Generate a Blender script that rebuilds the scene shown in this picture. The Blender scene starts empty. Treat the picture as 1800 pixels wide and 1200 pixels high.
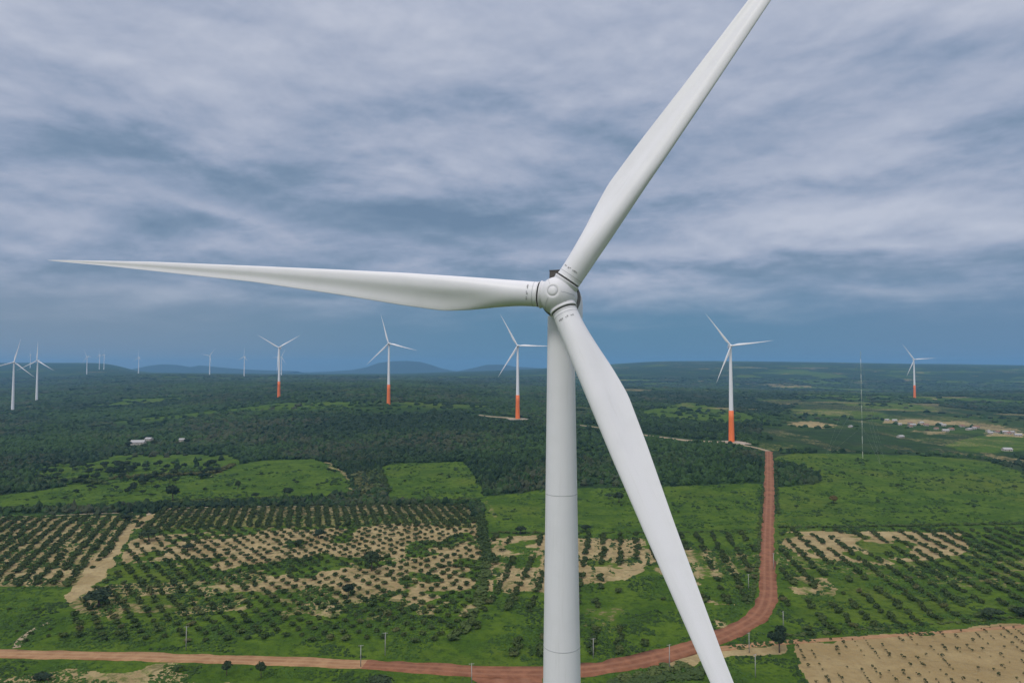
import bpy, math, random
import numpy as np
from mathutils import Vector, Matrix

S = bpy.context.scene
COL = S.collection
R = math.radians
CAMZ = 131.6
PITCH = math.atan(48 / 1200)

# ------------------------------------------------------------------ camera
cd = bpy.data.cameras.new('camera')
cam = bpy.data.objects.new('camera', cd)
COL.objects.link(cam)
cd.sensor_width = 36
cd.lens = 24
cd.clip_start = 0.5
cd.clip_end = 60000
cam.location = (0, 0, CAMZ)
cam.rotation_euler = (math.pi / 2 + PITCH, 0, 0)
S.camera = cam
S.view_settings.view_transform = 'Standard'
S.view_settings.look = 'None'
S.view_settings.exposure = 0
S.view_settings.gamma = 1

# ------------------------------------------------------------------ node helpers
class NT:
    def __init__(s, tree):
        s.t = tree
        s.n = tree.nodes
        s.l = tree.links
    def put(s, sock, v):
        if isinstance(v, bpy.types.NodeSocket):
            s.l.new(v, sock)
        elif v is not None:
            try:
                sock.default_value = v
            except Exception:
                sock.default_value = (*v, 1.0)
    def math(s, op, a, b=None, c=None, clamp=False):
        n = s.n.new('ShaderNodeMath'); n.operation = op; n.use_clamp = clamp
        for i, v in enumerate((a, b, c)):
            if v is not None: s.put(n.inputs[i], v)
        return n.outputs[0]
    def vmath(s, op, a, b=None):
        n = s.n.new('ShaderNodeVectorMath'); n.operation = op
        s.put(n.inputs[0], a)
        if b is not None: s.put(n.inputs[1], b)
        return n.outputs[0]
    def noise(s, vec, scale, detail=6, rough=.55, dist=0.0, color=False):
        n = s.n.new('ShaderNodeTexNoise')
        s.put(n.inputs['Vector'], vec); s.put(n.inputs['Scale'], scale)
        s.put(n.inputs['Detail'], detail); s.put(n.inputs['Roughness'], rough)
        s.put(n.inputs['Distortion'], dist)
        return n.outputs['Color' if color else 'Fac']
    def step(s, v, a, b, lo=0.0, hi=1.0):
        n = s.n.new('ShaderNodeMapRange'); n.interpolation_type = 'SMOOTHSTEP'
        s.put(n.inputs[0], v); s.put(n.inputs[1], a); s.put(n.inputs[2], b)
        s.put(n.inputs[3], lo); s.put(n.inputs[4], hi)
        return n.outputs[0]
    def mix(s, f, a, b, mode='MIX'):
        n = s.n.new('ShaderNodeMix'); n.data_type = 'RGBA'; n.blend_type = mode
        s.put(n.inputs[0], f); s.put(n.inputs[6], a if not isinstance(a, tuple) else (*a, 1)[:4])
        s.put(n.inputs[7], b if not isinstance(b, tuple) else (*b, 1)[:4])
        return n.outputs[2]
    def mapping(s, vec, scale=(1, 1, 1), loc=(0, 0, 0), rot=(0, 0, 0)):
        n = s.n.new('ShaderNodeMapping')
        s.put(n.inputs['Vector'], vec)
        n.inputs['Scale'].default_value = scale
        n.inputs['Location'].default_value = loc
        n.inputs['Rotation'].default_value = rot
        return n.outputs[0]

# ------------------------------------------------------------------ world: overcast sky
W = bpy.data.worlds.new('World')
S.world = W
W.use_nodes = True
wt = NT(W.node_tree)
bg = W.node_tree.nodes['Background']
sky = wt.n.new('ShaderNodeTexSky')
sky.sky_type = 'NISHITA'
sky.sun_disc = False
SUN_EL, SUN_ROT = R(48), R(215)
sky.sun_elevation = SUN_EL
sky.sun_rotation = SUN_ROT
tc = wt.n.new('ShaderNodeTexCoord').outputs['Generated']
sep = wt.n.new('ShaderNodeSeparateXYZ')
wt.l.new(tc, sep.inputs[0])
def cloud_field(lift):
    z = wt.math('MAXIMUM', wt.math('ADD', sep.outputs[2], lift), 0.0)
    inv = wt.math('DIVIDE', 1.0, wt.math('ADD', z, 0.16))
    cmb = wt.n.new('ShaderNodeCombineXYZ')
    wt.l.new(wt.math('MULTIPLY', sep.outputs[0], inv), cmb.inputs[0])
    wt.l.new(wt.math('MULTIPLY', sep.outputs[1], inv), cmb.inputs[1])
    p = cmb.outputs[0]
    big = wt.noise(wt.mapping(p, (1, 1, 1), (3.1, 7.7, 0), (0, 0, R(14))), 0.7, 2, .5, .2)
    mid = wt.noise(wt.mapping(p, (1, 1.1, 1), (22.3, 1.9, 2), (0, 0, R(24))), 1.45, 10, .53, .25)
    sph = wt.n.new('ShaderNodeCombineXYZ')
    wt.l.new(sep.outputs[0], sph.inputs[0]); wt.l.new(sep.outputs[1], sph.inputs[1]); wt.l.new(wt.math('MULTIPLY', z, 2.5), sph.inputs[2])
    lump = wt.noise(wt.mapping(sph.outputs[0], (1, 1, 1), (4.2, 8.1, 1.7), (R(3), R(9), 0)), 3.6, 10, .56, .15)
    mid = wt.math('ADD', wt.math('MULTIPLY', mid, .48), wt.math('MULTIPLY', lump, .52))
    puf = wt.noise(wt.mapping(p, (1, 1, 1), (5.3, 13.9, 4), (0, 0, R(20))), 5.5, 8, .6, .3)
    return big, mid, puf
n_big, n_mid, n_puf = cloud_field(0.0)
_, m2, p2 = cloud_field(0.012)
_, m3, p3 = cloud_field(0.030)
relief = wt.math('ADD', wt.math('SUBTRACT', n_mid, m2), wt.math('MULTIPLY', wt.math('SUBTRACT', n_mid, m3), .55))
relief_f = wt.math('SUBTRACT', n_puf, p2)
cl = wt.math('ADD', wt.math('MULTIPLY', n_big, .34), wt.math('MULTIPLY', n_mid, .62))
cl = wt.math('ADD', cl, wt.math('ADD', wt.math('MULTIPLY', relief, .75), wt.math('MULTIPLY', relief_f, .06)))
cl = wt.math('ADD', cl, wt.math('ADD', .065, wt.step(sep.outputs[2], .20, .48, 0.0, .095)))
# broad masses of this sky: (azimuth x, elevation z, width x, width z, amount)
def blob(x0, z0, wx, wz, amt, slope=0.0):
    dx = wt.math('ADD', wt.math('SUBTRACT', sep.outputs[0], x0), wt.math('MULTIPLY', wt.math('SUBTRACT', n_big, .5), .5))
    zz = wt.math('SUBTRACT', wt.math('ADD', wt.math('SUBTRACT', sep.outputs[2], z0), wt.math('MULTIPLY', wt.math('SUBTRACT', n_mid, .5), .09)), wt.math('MULTIPLY', dx, slope))
    a = wt.math('POWER', wt.math('DIVIDE', dx, wx), 2.0)
    b = wt.math('POWER', wt.math('DIVIDE', zz, wz), 2.0)
    e = wt.math('EXPONENT', wt.math('MULTIPLY', wt.math('ADD', a, b), -1.0))
    return wt.math('MULTIPLY', e, amt)
for bl in [(-.46, .255, .17, .026, -.11, -.14), (-.52, .37, .16, .07, .15, -.1), (-.55, .30, .14, .02, .09, -.1),
           (-.12, .215, .26, .020, -.07, -.1), (-.08, .285, .11, .022, .10, -.25), (.25, .33, .2, .04, -.07, .15), (.40, .255, .12, .016, .17, .02),
           (.50, .30, .2, .02, .08, .15), (.40, .195, .16, .026, .12, .0), (.16, .195, .12, .012, -.06, -.05), (.08, .165, .22, .014, .10, .0),
           (-.36, .205, .10, .012, .10, -.22), (.45, .135, .3, .020, -.08, 0), (.0, .45, .6, .10, .08, 0), (-.02, .36, .12, .02, -.06, -.2)]:
    cl = wt.math('ADD', cl, blob(*bl))
ramp = wt.n.new('ShaderNodeValToRGB')
wt.l.new(cl, ramp.inputs[0])
e = ramp.color_ramp.elements
e[0].position = .34; e[0].color = (.155, .235, .350, 1)
e[1].position = .80; e[1].color = (.53, .565, .67, 1)
for p, c in ((.44, (.205, .285, .405, 1)), (.53, (.285, .352, .485, 1)), (.63, (.385, .435, .560, 1))):
    x = e.new(p); x.color = c
# lower air below the cloud base: plain storm blue, greyer on the left
lowc = wt.mix(wt.step(sep.outputs[0], -.62, .05), (.205, .275, .37), (.100, .222, .350))
lowc = wt.mix(wt.step(sep.outputs[0], .2, .62), lowc, (.125, .225, .36))
edge = wt.math('ADD', sep.outputs[2], wt.math('MULTIPLY', wt.math('SUBTRACT', n_mid, .5), .10))
ccol = wt.mix(wt.step(edge, .05, .15), lowc, ramp.outputs[0])
# brighter overcast towards the zenith
ccol = wt.mix(wt.step(sep.outputs[2], .42, .95), ccol, (1.34, 1.31, 1.40))
# sky behind the camera, on the sun's side, brightened to light the blade faces
ccol = wt.mix(wt.step(sep.outputs[1], .25, -.55), ccol, (.72, .72, .82))
scaled = wt.vmath('SCALE', ccol); scaled.node.inputs[3].default_value = 10.0
final = wt.mix(.95, sky.outputs[0], scaled)
wt.l.new(final, bg.inputs['Color'])
bg.inputs['Strength'].default_value = 0.1

sd = bpy.data.lights.new('sun', 'SUN')
sun = bpy.data.objects.new('sun', sd)
COL.objects.link(sun)
sd.energy = 1.5
sd.angle = R(16)
sd.color = (1, .96, .9)
sdir = Vector((math.sin(SUN_ROT) * math.cos(SUN_EL), math.cos(SUN_ROT) * math.cos(SUN_EL), math.sin(SUN_EL)))
sun.rotation_euler = sdir.to_track_quat('Z', 'Y').to_euler()

# ------------------------------------------------------------------ object helpers
def tag(o, label=None, cat=None, group=None, kind=None):
    if label: o['label'] = label
    if cat: o['category'] = cat
    if group: o['group'] = group
    if kind: o['kind'] = kind
    return o

def empty(name, loc=(0, 0, 0), rot=(0, 0, 0)):
    o = bpy.data.objects.new(name, None)
    COL.objects.link(o)
    o.location = loc
    o.rotation_euler = rot
    o.empty_display_size = .5
    return o

def mesh_obj(name, me, m=None, parent=None):
    o = bpy.data.objects.new(name, me)
    COL.objects.link(o)
    if m is not None and not me.materials: me.materials.append(m)
    if parent is not None: o.parent = parent
    return o

def raw_mesh(name, V, F, smooth=False):
    """V (n,3) array, F (m,k) array of equal sized faces"""
    me = bpy.data.meshes.new(name)
    V = np.asarray(V, np.float32); F = np.asarray(F, np.int32)
    m, k = F.shape
    me.vertices.add(len(V)); me.loops.add(m * k); me.polygons.add(m)
    me.vertices.foreach_set('co', V.ravel())
    me.loops.foreach_set('vertex_index', F.ravel())
    me.polygons.foreach_set('loop_start', np.arange(0, m * k, k, dtype=np.int32))
    me.polygons.foreach_set('loop_total', np.full(m, k, np.int32))
    me.polygons.foreach_set('use_smooth', np.full(m, smooth))
    me.update(calc_edges=True)
    return me

def vcol(me, name, C):
    a = me.attributes.new(name, 'FLOAT_COLOR', 'POINT')
    C = np.asarray(C, np.float32)
    if C.shape[1] == 3: C = np.concatenate([C, np.ones((len(C), 1), np.float32)], 1)
    a.data.foreach_set('color', C.ravel())

class MB:
    """collects primitives into one mesh"""
    def __init__(s): s.v = []; s.f = []; s.s = []
    def add(s, V, F, smooth=False):
        b = len(s.v)
        s.v += [tuple(v) for v in V]
        s.f += [tuple(b + i for i in f) for f in F]
        s.s += [smooth] * len(F)
        return s
    def box(s, c, size, M=None):
        V = []
        for x in (-.5, .5):
            for y in (-.5, .5):
                for z in (-.5, .5):
                    p = Vector((c[0] + x * size[0], c[1] + y * size[1], c[2] + z * size[2]))
                    V.append(M @ p if M else p)
        return s.add(V, [(0, 1, 3, 2), (4, 6, 7, 5), (0, 4, 5, 1), (2, 3, 7, 6), (0, 2, 6, 4), (1, 5, 7, 3)])
    def tube(s, p0, p1, r0, r1=None, n=12, caps=True, smooth=True):
        r1 = r0 if r1 is None else r1
        p0, p1 = Vector(p0), Vector(p1)
        q = (p1 - p0).to_track_quat('Z', 'Y')
        V = []
        for p, r in ((p0, r0), (p1, r1)):
            for i in range(n):
                a = 2 * math.pi * i / n
                V.append(p + q @ Vector((r * math.cos(a), r * math.sin(a), 0)))
        s.add(V, [(i, (i + 1) % n, n + (i + 1) % n, n + i) for i in range(n)], smooth)
        if caps:
            b = len(s.v) - 2 * n
            s.f += [tuple(b + i for i in reversed(range(n))), tuple(b + n + i for i in range(n))]
            s.s += [False, False]
        return s
    def lathe(s, prof, n=48, M=None):
        """prof list of (r,z), revolved about Z"""
        V = []
        for r, z in prof:
            for i in range(n):
                a = 2 * math.pi * i / n
                p = Vector((r * math.cos(a), r * math.sin(a), z))
                V.append(M @ p if M else p)
        F = []
        for k in range(len(prof) - 1):
            for i in range(n):
                j = (i + 1) % n
                F.append((k * n + i, k * n + j, (k + 1) * n + j, (k + 1) * n + i))
        return s.add(V, F, True)
    def mesh(s, name):
        me = bpy.data.meshes.new(name)
        me.from_pydata([tuple(v) for v in s.v], [], s.f)
        me.polygons.foreach_set('use_smooth', s.s)
        me.update()
        return me
    def build(s, name, m=None, parent=None):
        return mesh_obj(name, s.mesh(name), m, parent)

# value noise in numpy
_rs = np.random.RandomState(5)
_tab = _rs.rand(256, 256).astype(np.float64)
def vn(x, y, s=1.0, off=0):
    x = np.asarray(x, float) / s + off * 17.3; y = np.asarray(y, float) / s + off * 9.7
    xi = np.floor(x).astype(int); yi = np.floor(y).astype(int)
    fx = x - xi; fy = y - yi
    fx = fx * fx * (3 - 2 * fx); fy = fy * fy * (3 - 2 * fy)
    g = lambda a, b: _tab[a & 255, b & 255]
    return (g(xi, yi) * (1 - fx) + g(xi + 1, yi) * fx) * (1 - fy) + (g(xi, yi + 1) * (1 - fx) + g(xi + 1, yi + 1) * fx) * fy
def fbm(x, y, s, o=4, off=0):
    t = 0; a = .5; tot = 0
    for k in range(o):
        t = t + a * vn(x, y, s / 2 ** k, off + k); tot += a; a *= .5
    return t / tot

# ------------------------------------------------------------------ terrain height
def slope_of(py):
    v = (600 - py) / 1200.0
    return (math.sin(PITCH) + v * math.cos(PITCH)) / (math.cos(PITCH) - v * math.sin(PITCH))
D_ = [600, 1000, 1300, 1600, 2000, 2500, 3300, 4200, 5000, 7000, 9500, 13000, 18000]
COLS = {
    -300: [0, 806, 769, 747, 726, 706, 686, 678, 668, 648, 638, 641, 643],
    0:    [0, 806, 768, 745, 724, 706, 684, 676, 667, 647, 637, 640, 642],
    190:  [0, 804, 764, 738, 715, 696, 676, 670, 660, 646, 637, 640, 642],
    250:  [0, 803, 762, 736, 711, 692, 674, 666, 659, 656, 655, 655, 655],
    500:  [0, 797, 750, 717, 694, 681, 670, 668, 661, 658, 657, 656, 655],
    700:  [0, 795, 748, 706, 687, 679, 668, 667, 663, 659, 657, 656, 655],
    910:  [0, 790, 736, 717, 702, 689, 676, 672, 665, 655, 650, 651, 651],
    1100: [0, 783, 740, 722, 708, 694, 680, 679, 668, 646, 637.5, 640, 641],
    1160: [0, 781, 742, 724, 709, 695, 681, 681, 668, 642, 634, 637, 639],
    1286: [0, 775, 745, 728, 713, 700, 684, 684, 669, 640, 634, 637, 639],
    1480: [0, 786, 753, 734, 716, 700.5, 687, 688, 671, 642, 637, 639, 641],
    1600: [0, 793, 760, 738, 718, 700.5, 689, 690, 672, 644, 639, 641, 642],
    1900: [0, 800, 765, 742, 721, 703, 689, 690, 673, 648, 643, 645, 646],
    2500: [0, 800, 765, 742, 721, 703, 688, 688, 673, 648, 643, 645, 646]}
def _build():
    ks = sorted(COLS)
    Z = np.zeros((len(ks), len(D_)))
    for i, k in enumerate(ks):
        for j, d in enumerate(D_):
            Z[i, j] = 0 if COLS[k][j] == 0 else CAMZ + slope_of(COLS[k][j]) * d
    px = np.linspace(-500, 2500, 301); ld = np.linspace(math.log(600), math.log(18000), 260)
    A = np.stack([np.interp(px, ks, Z[:, j]) for j in range(len(D_))], 1)
    B = np.stack([np.interp(ld, np.log(D_), A[i]) for i in range(len(px))], 0)
    def blur(a, s, ax):
        k = np.arange(-3 * s, 3 * s + 1); w = np.exp(-k ** 2 / (2. * s * s)); w /= w.sum()
        pad = [(0, 0), (0, 0)]; pad[ax] = (3 * s, 3 * s)
        p = np.pad(a, pad, mode='edge')
        return np.apply_along_axis(lambda r: np.convolve(r, w, 'valid'), ax, p)
    B = blur(blur(B, 2, 0), 2, 1)
    return px, ld, B
_px, _ld, _Z = _build()
def T(x, y):
    x = np.asarray(x, float); y = np.asarray(y, float)
    yy = np.maximum(y, 600)
    p = 900 + 1200 * x / yy
    a = np.clip((p - _px[0]) / (_px[1] - _px[0]), 0, len(_px) - 1.001)
    b = np.clip((np.log(yy) - _ld[0]) / (_ld[1] - _ld[0]), 0, len(_ld) - 1.001)
    i = a.astype(int); j = b.astype(int); fa = a - i; fb = b - j
    z = (_Z[i, j] * (1 - fa) + _Z[i + 1, j] * fa) * (1 - fb) + (_Z[i, j + 1] * (1 - fa) + _Z[i + 1, j + 1] * fa) * fb
    w = np.clip((y - 620) / 200, 0, 1); w = w * w * (3 - 2 * w)
    amp = np.clip((y - 1200) / 1500, 0, 1)
    z = z * w + amp * ((fbm(x, y, 900, 4, 3) - .5) * .010 * y * np.clip((8000 - y) / 4000, .15, 1) * 1.0)
    return z

def ray(px, py):
    u = (px - 900) / 1200.; v = (600 - py) / 1200.
    dy = math.cos(PITCH) - v * math.sin(PITCH); dz_ = math.sin(PITCH) + v * math.cos(PITCH)
    return u / dy, dz_ / dy          # per unit depth
def at(px, py, dmin=240):
    """photo pixel -> point on the terrain"""
    u, s = ray(px, py)
    ds = np.geomspace(dmin, 15000, 2500)
    h = CAMZ + s * ds - T(u * ds, ds)
    k = int(np.argmax(h < 0)) if (h < 0).any() else len(ds) - 1
    k = max(k, 1)
    t = h[k - 1] / (h[k - 1] - h[k]) if h[k - 1] != h[k] else 0
    d = ds[k - 1] + (ds[k] - ds[k - 1]) * min(max(t, 0), 1)
    return u * d, d
def P(pts): return [at(*p) for p in pts]

def inpoly(x, y, poly):
    x = np.asarray(x); y = np.asarray(y)
    r = np.zeros(x.shape, bool)
    bx0 = min(p[0] for p in poly); bx1 = max(p[0] for p in poly); by0 = min(p[1] for p in poly); by1 = max(p[1] for p in poly)
    m = (x >= bx0) & (x <= bx1) & (y >= by0) & (y <= by1)
    if not m.any(): return r
    xs = x[m]; ys = y[m]; c = np.zeros(xs.shape, bool)
    n = len(poly)
    for i in range(n):
        x0, y0 = poly[i]; x1, y1 = poly[(i + 1) % n]
        if y0 == y1: continue
        cr = ((y0 > ys) != (y1 > ys)) & (xs < (x1 - x0) * (ys - y0) / (y1 - y0) + x0)
        c ^= cr
    r[m] = c
    return r

# ------------------------------------------------------------------ land cover regions (photo outline -> land)
R_ = {}
def reg(name, pts): R_[name] = P(pts)
reg('mead_left', [(-60, 900), (-60, 872), (60, 864), (110, 855), (190, 850), (290, 846), (312, 838), (345, 842), (372, 838), (388, 824), (440, 812), (482, 808), (553, 806), (590, 822), (606, 836), (618, 850), (620, 866), (560, 876), (300, 887), (0, 899)])
reg('mead_scrub', [(55, 842), (62, 822), (100, 814), (170, 812), (200, 800), (300, 798), (400, 800), (430, 812), (380, 828), (370, 842), (290, 852), (150, 858)])
reg('mead_mid', [(668, 820), (690, 814), (760, 813), (815, 811), (832, 832), (850, 860), (848, 882), (740, 884), (690, 882), (674, 862)])
reg('mead_center', [(848, 872), (960, 860), (1100, 857), (1338, 850), (1332, 934), (1000, 938), (868, 936), (852, 908)])
reg('mead_right', [(1364, 802), (1400, 796), (1500, 797), (1600, 800), (1700, 806), (1740, 812), (1800, 830), (1900, 835), (1900, 922), (1366, 926)])
reg('dark_patch', [(1362, 812), (1400, 818), (1440, 838), (1436, 850), (1364, 856)])
reg('mead_far', [(1116, 726), (1170, 714), (1215, 705), (1250, 714), (1310, 726), (1345, 740), (1290, 747), (1240, 742), (1160, 736)])
reg('mead_far2', [(1660, 782), (1720, 766), (1830, 762), (1830, 790), (1740, 796), (1690, 792)])
reg('open_scrub', [(1330, 792), (1340, 735), (1420, 700), (1560, 702), (1840, 735), (1840, 800), (1740, 805), (1640, 796), (1500, 793)])
reg('plot_left', [(-80, 1032), (-80, 912), (120, 908), (252, 904), (232, 930), (176, 985), (132, 1030)])
reg('sand_lane', [(258, 903), (276, 903), (232, 936), (205, 985), (160, 1040), (120, 1062), (118, 1046), (150, 1004), (190, 948), (222, 926)])
reg('band_top', [(284, 893), (560, 890), (818, 887), (830, 905), (838, 926), (600, 924), (262, 932), (240, 926)])
reg('plot_main', [(262, 928), (600, 921), (838, 922), (850, 960), (846, 1000), (838, 1060), (812, 1130), (100, 1126), (150, 1050), (200, 1000)])
reg('plot_center', [(866, 940), (1334, 936), (1332, 1040), (1310, 1090), (1260, 1112), (1100, 1150), (850, 1158), (836, 1100), (868, 1040)])
reg('plot_right', [(1372, 932), (1900, 926), (1900, 1080), (1800, 1088), (1376, 1118), (1366, 1060)])
reg('sand_field', [(1388, 1130), (1800, 1098), (1960, 1088), (1960, 1260), (1440, 1260)])
reg('green_low', [(-80, 1032), (130, 1032), (120, 1060), (100, 1130), (830, 1130), (950, 1160), (830, 1168), (600, 1158), (0, 1140), (-80, 1138)])
reg('green_verge', [(-80, 1160), (400, 1168), (700, 1186), (820, 1200), (820, 1300), (-80, 1300)])
reg('tri_green', [(1080, 1190), (1200, 1158), (1290, 1140), (1380, 1136), (1396, 1160), (1430, 1230), (1050, 1260)])
SANDY = [ # (outline, bare amount)
    ([(250, 942), (430, 930), (600, 928), (720, 924), (838, 926), (848, 960), (846, 1000), (700, 1010), (640, 1000), (520, 985), (330, 995), (205, 985)], .84),
    ([(480, 1000), (640, 1000), (846, 1000), (838, 1045), (700, 1055), (560, 1040), (420, 1030)], .78),
    ([(150, 1035), (480, 1000), (560, 1040), (700, 1055), (836, 1060), (820, 1090), (300, 1085), (140, 1070)], .56),
    ([(866, 944), (1010, 944), (1130, 950), (1150, 985), (1100, 1020), (980, 1030), (880, 1062), (868, 1000)], .78),
    ([(1150, 962), (1300, 970), (1332, 975), (1330, 1000), (1260, 1010), (1240, 1060), (1170, 1020)], .52),
    ([(1010, 1070), (1110, 1070), (1100, 1110), (1010, 1110)], .40), ([(1240, 1056), (1300, 1060), (1290, 1092), (1250, 1095)], .62),
    ([(1376, 934), (1690, 934), (1700, 970), (1560, 992), (1400, 975), (1376, 955)], .93),
    ([(1380, 955), (1560, 985), (1720, 955), (1830, 980), (1830, 1030), (1640, 1030), (1400, 1010)], .42),
    ([(1400, 1018), (1480, 1018), (1480, 1040), (1400, 1040)], .6),
    ([(1190, 1144), (1300, 1136), (1380, 1126), (1380, 1144), (1290, 1152), (1180, 1172)], .95),
    ([(-60, 1182), (80, 1184), (230, 1188), (380, 1192), (400, 1215), (-60, 1215)], .62),
    ([(1395, 1140), (1420, 1140), (1450, 1210), (1420, 1210)], .8),
    ([(1370, 944), (1395, 960), (1392, 1000), (1368, 1000)], .55)]
SANDY = [(P(a), b) for a, b in SANDY]
FARBARE = [ # pale clearings and tracks in the scrub
    ([(1376, 742), (1420, 740), (1462, 744), (1460, 752), (1400, 750)], .95), ([(1548, 738), (1600, 738), (1700, 741), (1690, 748), (1600, 746), (1550, 744)], .95),
    ([(1690, 740), (1760, 748), (1800, 757), (1800, 761), (1740, 756), (1690, 748)], .8), ([(1620, 758), (1670, 758), (1672, 764), (1622, 763)], .8),
    ([(1735, 760), (1830, 762), (1830, 768), (1735, 766)], .95), ([(1340, 704), (1400, 702), (1420, 710), (1350, 713)], .6),
    ([(1400, 712), (1500, 712), (1560, 718), (1540, 724), (1420, 722)], .55), ([(1190, 708), (1225, 708), (1222, 716), (1194, 716)], .6),
    ([(1344, 676), (1432, 677), (1430, 682), (1350, 681)], .75), ([(1640, 700), (1652, 700), (1650, 702), (1612, 702)], .9),
    ([(1730, 796), (1800, 806), (1830, 818), (1800, 815), (1740, 806)], .7), ([(1480, 690), (1515, 688), (1514, 692), (1482, 693)], .5),
    ([(225, 770), (262, 768), (268, 782), (240, 788), (226, 782)], .5), ([(50, 712), (76, 710), (60, 720), (30, 729), (-10, 732), (-10, 728), (30, 724)], .6),
    ([(560, 812), (575, 812), (600, 826), (616, 842), (624, 866), (612, 868), (606, 845), (592, 828)], .75),
    ([(360, 836), (382, 824), (388, 828), (366, 842)], .7), ([(170, 720), (300, 664), (310, 664), (200, 664)], .12),
    ([(852, 880), (866, 905), (862, 912), (846, 884)], .6), ([(836, 900), (848, 940), (852, 1000), (842, 1000), (830, 920)], .8),
    ([(160, 661), (210, 659), (212, 668), (165, 667)], .35), ([(250, 652), (300, 651), (300, 656), (250, 657)], .4),
    ([(900, 690), (960, 692), (960, 696), (900, 694)], .3), ([(1380, 688), (1470, 686), (1476, 694), (1390, 696)], .2),
    ([(85, 822), (150, 814), (165, 822), (100, 830)], .3), ([(20, 1118), (50, 1090), (62, 1090), (40, 1120), (34, 1136), (22, 1136)], .55)]
FARBARE = [(P(a), b) for a, b in FARBARE]
MEAD = [('mead_left', .85), ('mead_scrub', .62), ('mead_mid', 1.0), ('mead_center', .78), ('mead_right', .9), ('mead_far', .95), ('mead_far2', .9),
        ('plot_left', .25), ('band_top', .2), ('plot_main', .62), ('plot_center', .62), ('plot_right', .62), ('green_low', .72), ('green_verge', .7), ('tri_green', .5)]

def cover(x, y):
    wx = x + (fbm(x, y, 14, 3, 1) - .5) * 9; wy = y + (fbm(x, y, 18, 3, 2) - .5) * 12
    bare = np.zeros(x.shape); mead = np.zeros(x.shape); red = np.zeros(x.shape)
    for n, a in MEAD:
        m = inpoly(wx, wy, R_[n]); mead[m] = np.maximum(mead[m], a)
    mead = np.maximum(mead, .55 * np.clip((640 - y) / 30, 0, 1))
    m = inpoly(wx, wy, R_['dark_patch']); mead[m] = .1
    m = inpoly(wx, wy, R_['open_scrub']); mead[m] = np.maximum(mead[m], .15 + .35 * fbm(x[m], y[m], 120, 3, 90)); bare[m] = np.maximum(bare[m], np.clip((fbm(x[m], y[m] * .45, 60, 3, 91) - .45) * 2.2, 0, .42))
    for pl, a in SANDY:
        q_ = .3 if a >= .8 and a != .84 else 1.
        wx2 = x + (fbm(x, y, 22, 5, 5) - .5) * 34 * q_; wy2 = y + (fbm(x, y, 22, 5, 6) - .5) * 44 * q_
        m = inpoly(wx2, wy2, pl); bare[m] = np.maximum(bare[m], a)
    m = inpoly(wx, wy, R_['plot_left']); bare[m] = np.maximum(bare[m], .62)
    m = inpoly(wx, wy, R_['band_top']); bare[m] = np.maximum(bare[m], .50)
    for n, a in (('sand_lane', 1.0), ('sand_field', .97)):
        m = inpoly(wx, wy, R_[n]); bare[m] = a
        if n == 'sand_field': red[m] = .45
    k = y / 900.
    fx = x + (fbm(x, y, 40, 3, 8) - .5) * 30 * k; fy = y + (fbm(x, y, 26, 4, 9) - .5) * 60 * k
    for pl, a in FARBARE:
        m = inpoly(fx, fy, pl); bare[m] = np.maximum(bare[m], a * .72)
    # furrow lines following the planting direction
    for n, ang, sp_, am in (('plot_right', 8.3, 12., .10), ('plot_center', 9, 12., .12), ('sand_field', 12, 5.6, .0)):
        m = inpoly(x, y, R_[n])
        c = x[m] * math.cos(R(ang)) - y[m] * math.sin(R(ang))
        bare[m] = np.clip(bare[m] + am * np.cos(c / sp_ * 6.283) * (bare[m] > .5), 0, 1)
    # far clearings: pasture and worn ground between the woods
    far = np.clip((y - 1250) / 500, 0, 1) * np.clip((12000 - y) / 2000, 0, 1)
    s1 = fbm(x * .45, y * .8, 150, 4, 95); s2 = fbm(x * .4, y * .8, 110, 4, 97)
    side = np.where(x / np.maximum(y, 1) > .08, .05, -.02)
    mead = np.maximum(mead, far * .75 * np.clip((s1 - .63 + side) * 18, 0, 1))
    bare = np.maximum(bare, far * .52 * np.clip((s2 - .68 + side) * 18, 0, 1))
    # bright weed patches break up the sandy plots
    g = fbm(x, y, 24, 4, 12)
    pm = inpoly(x, y, R_['plot_main']) | inpoly(x, y, R_['plot_right']) | inpoly(x, y, R_['plot_center'])
    cut = np.clip((g - .60) * 9, 0, 1) * pm
    bare *= 1 - cut
    return bare, mead, red

# ------------------------------------------------------------------ materials
def new_mat(name):
    m = bpy.data.materials.new(name); m.use_nodes = True
    nt = NT(m.node_tree); b = nt.n['Principled BSDF']
    return m, nt, b

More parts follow.
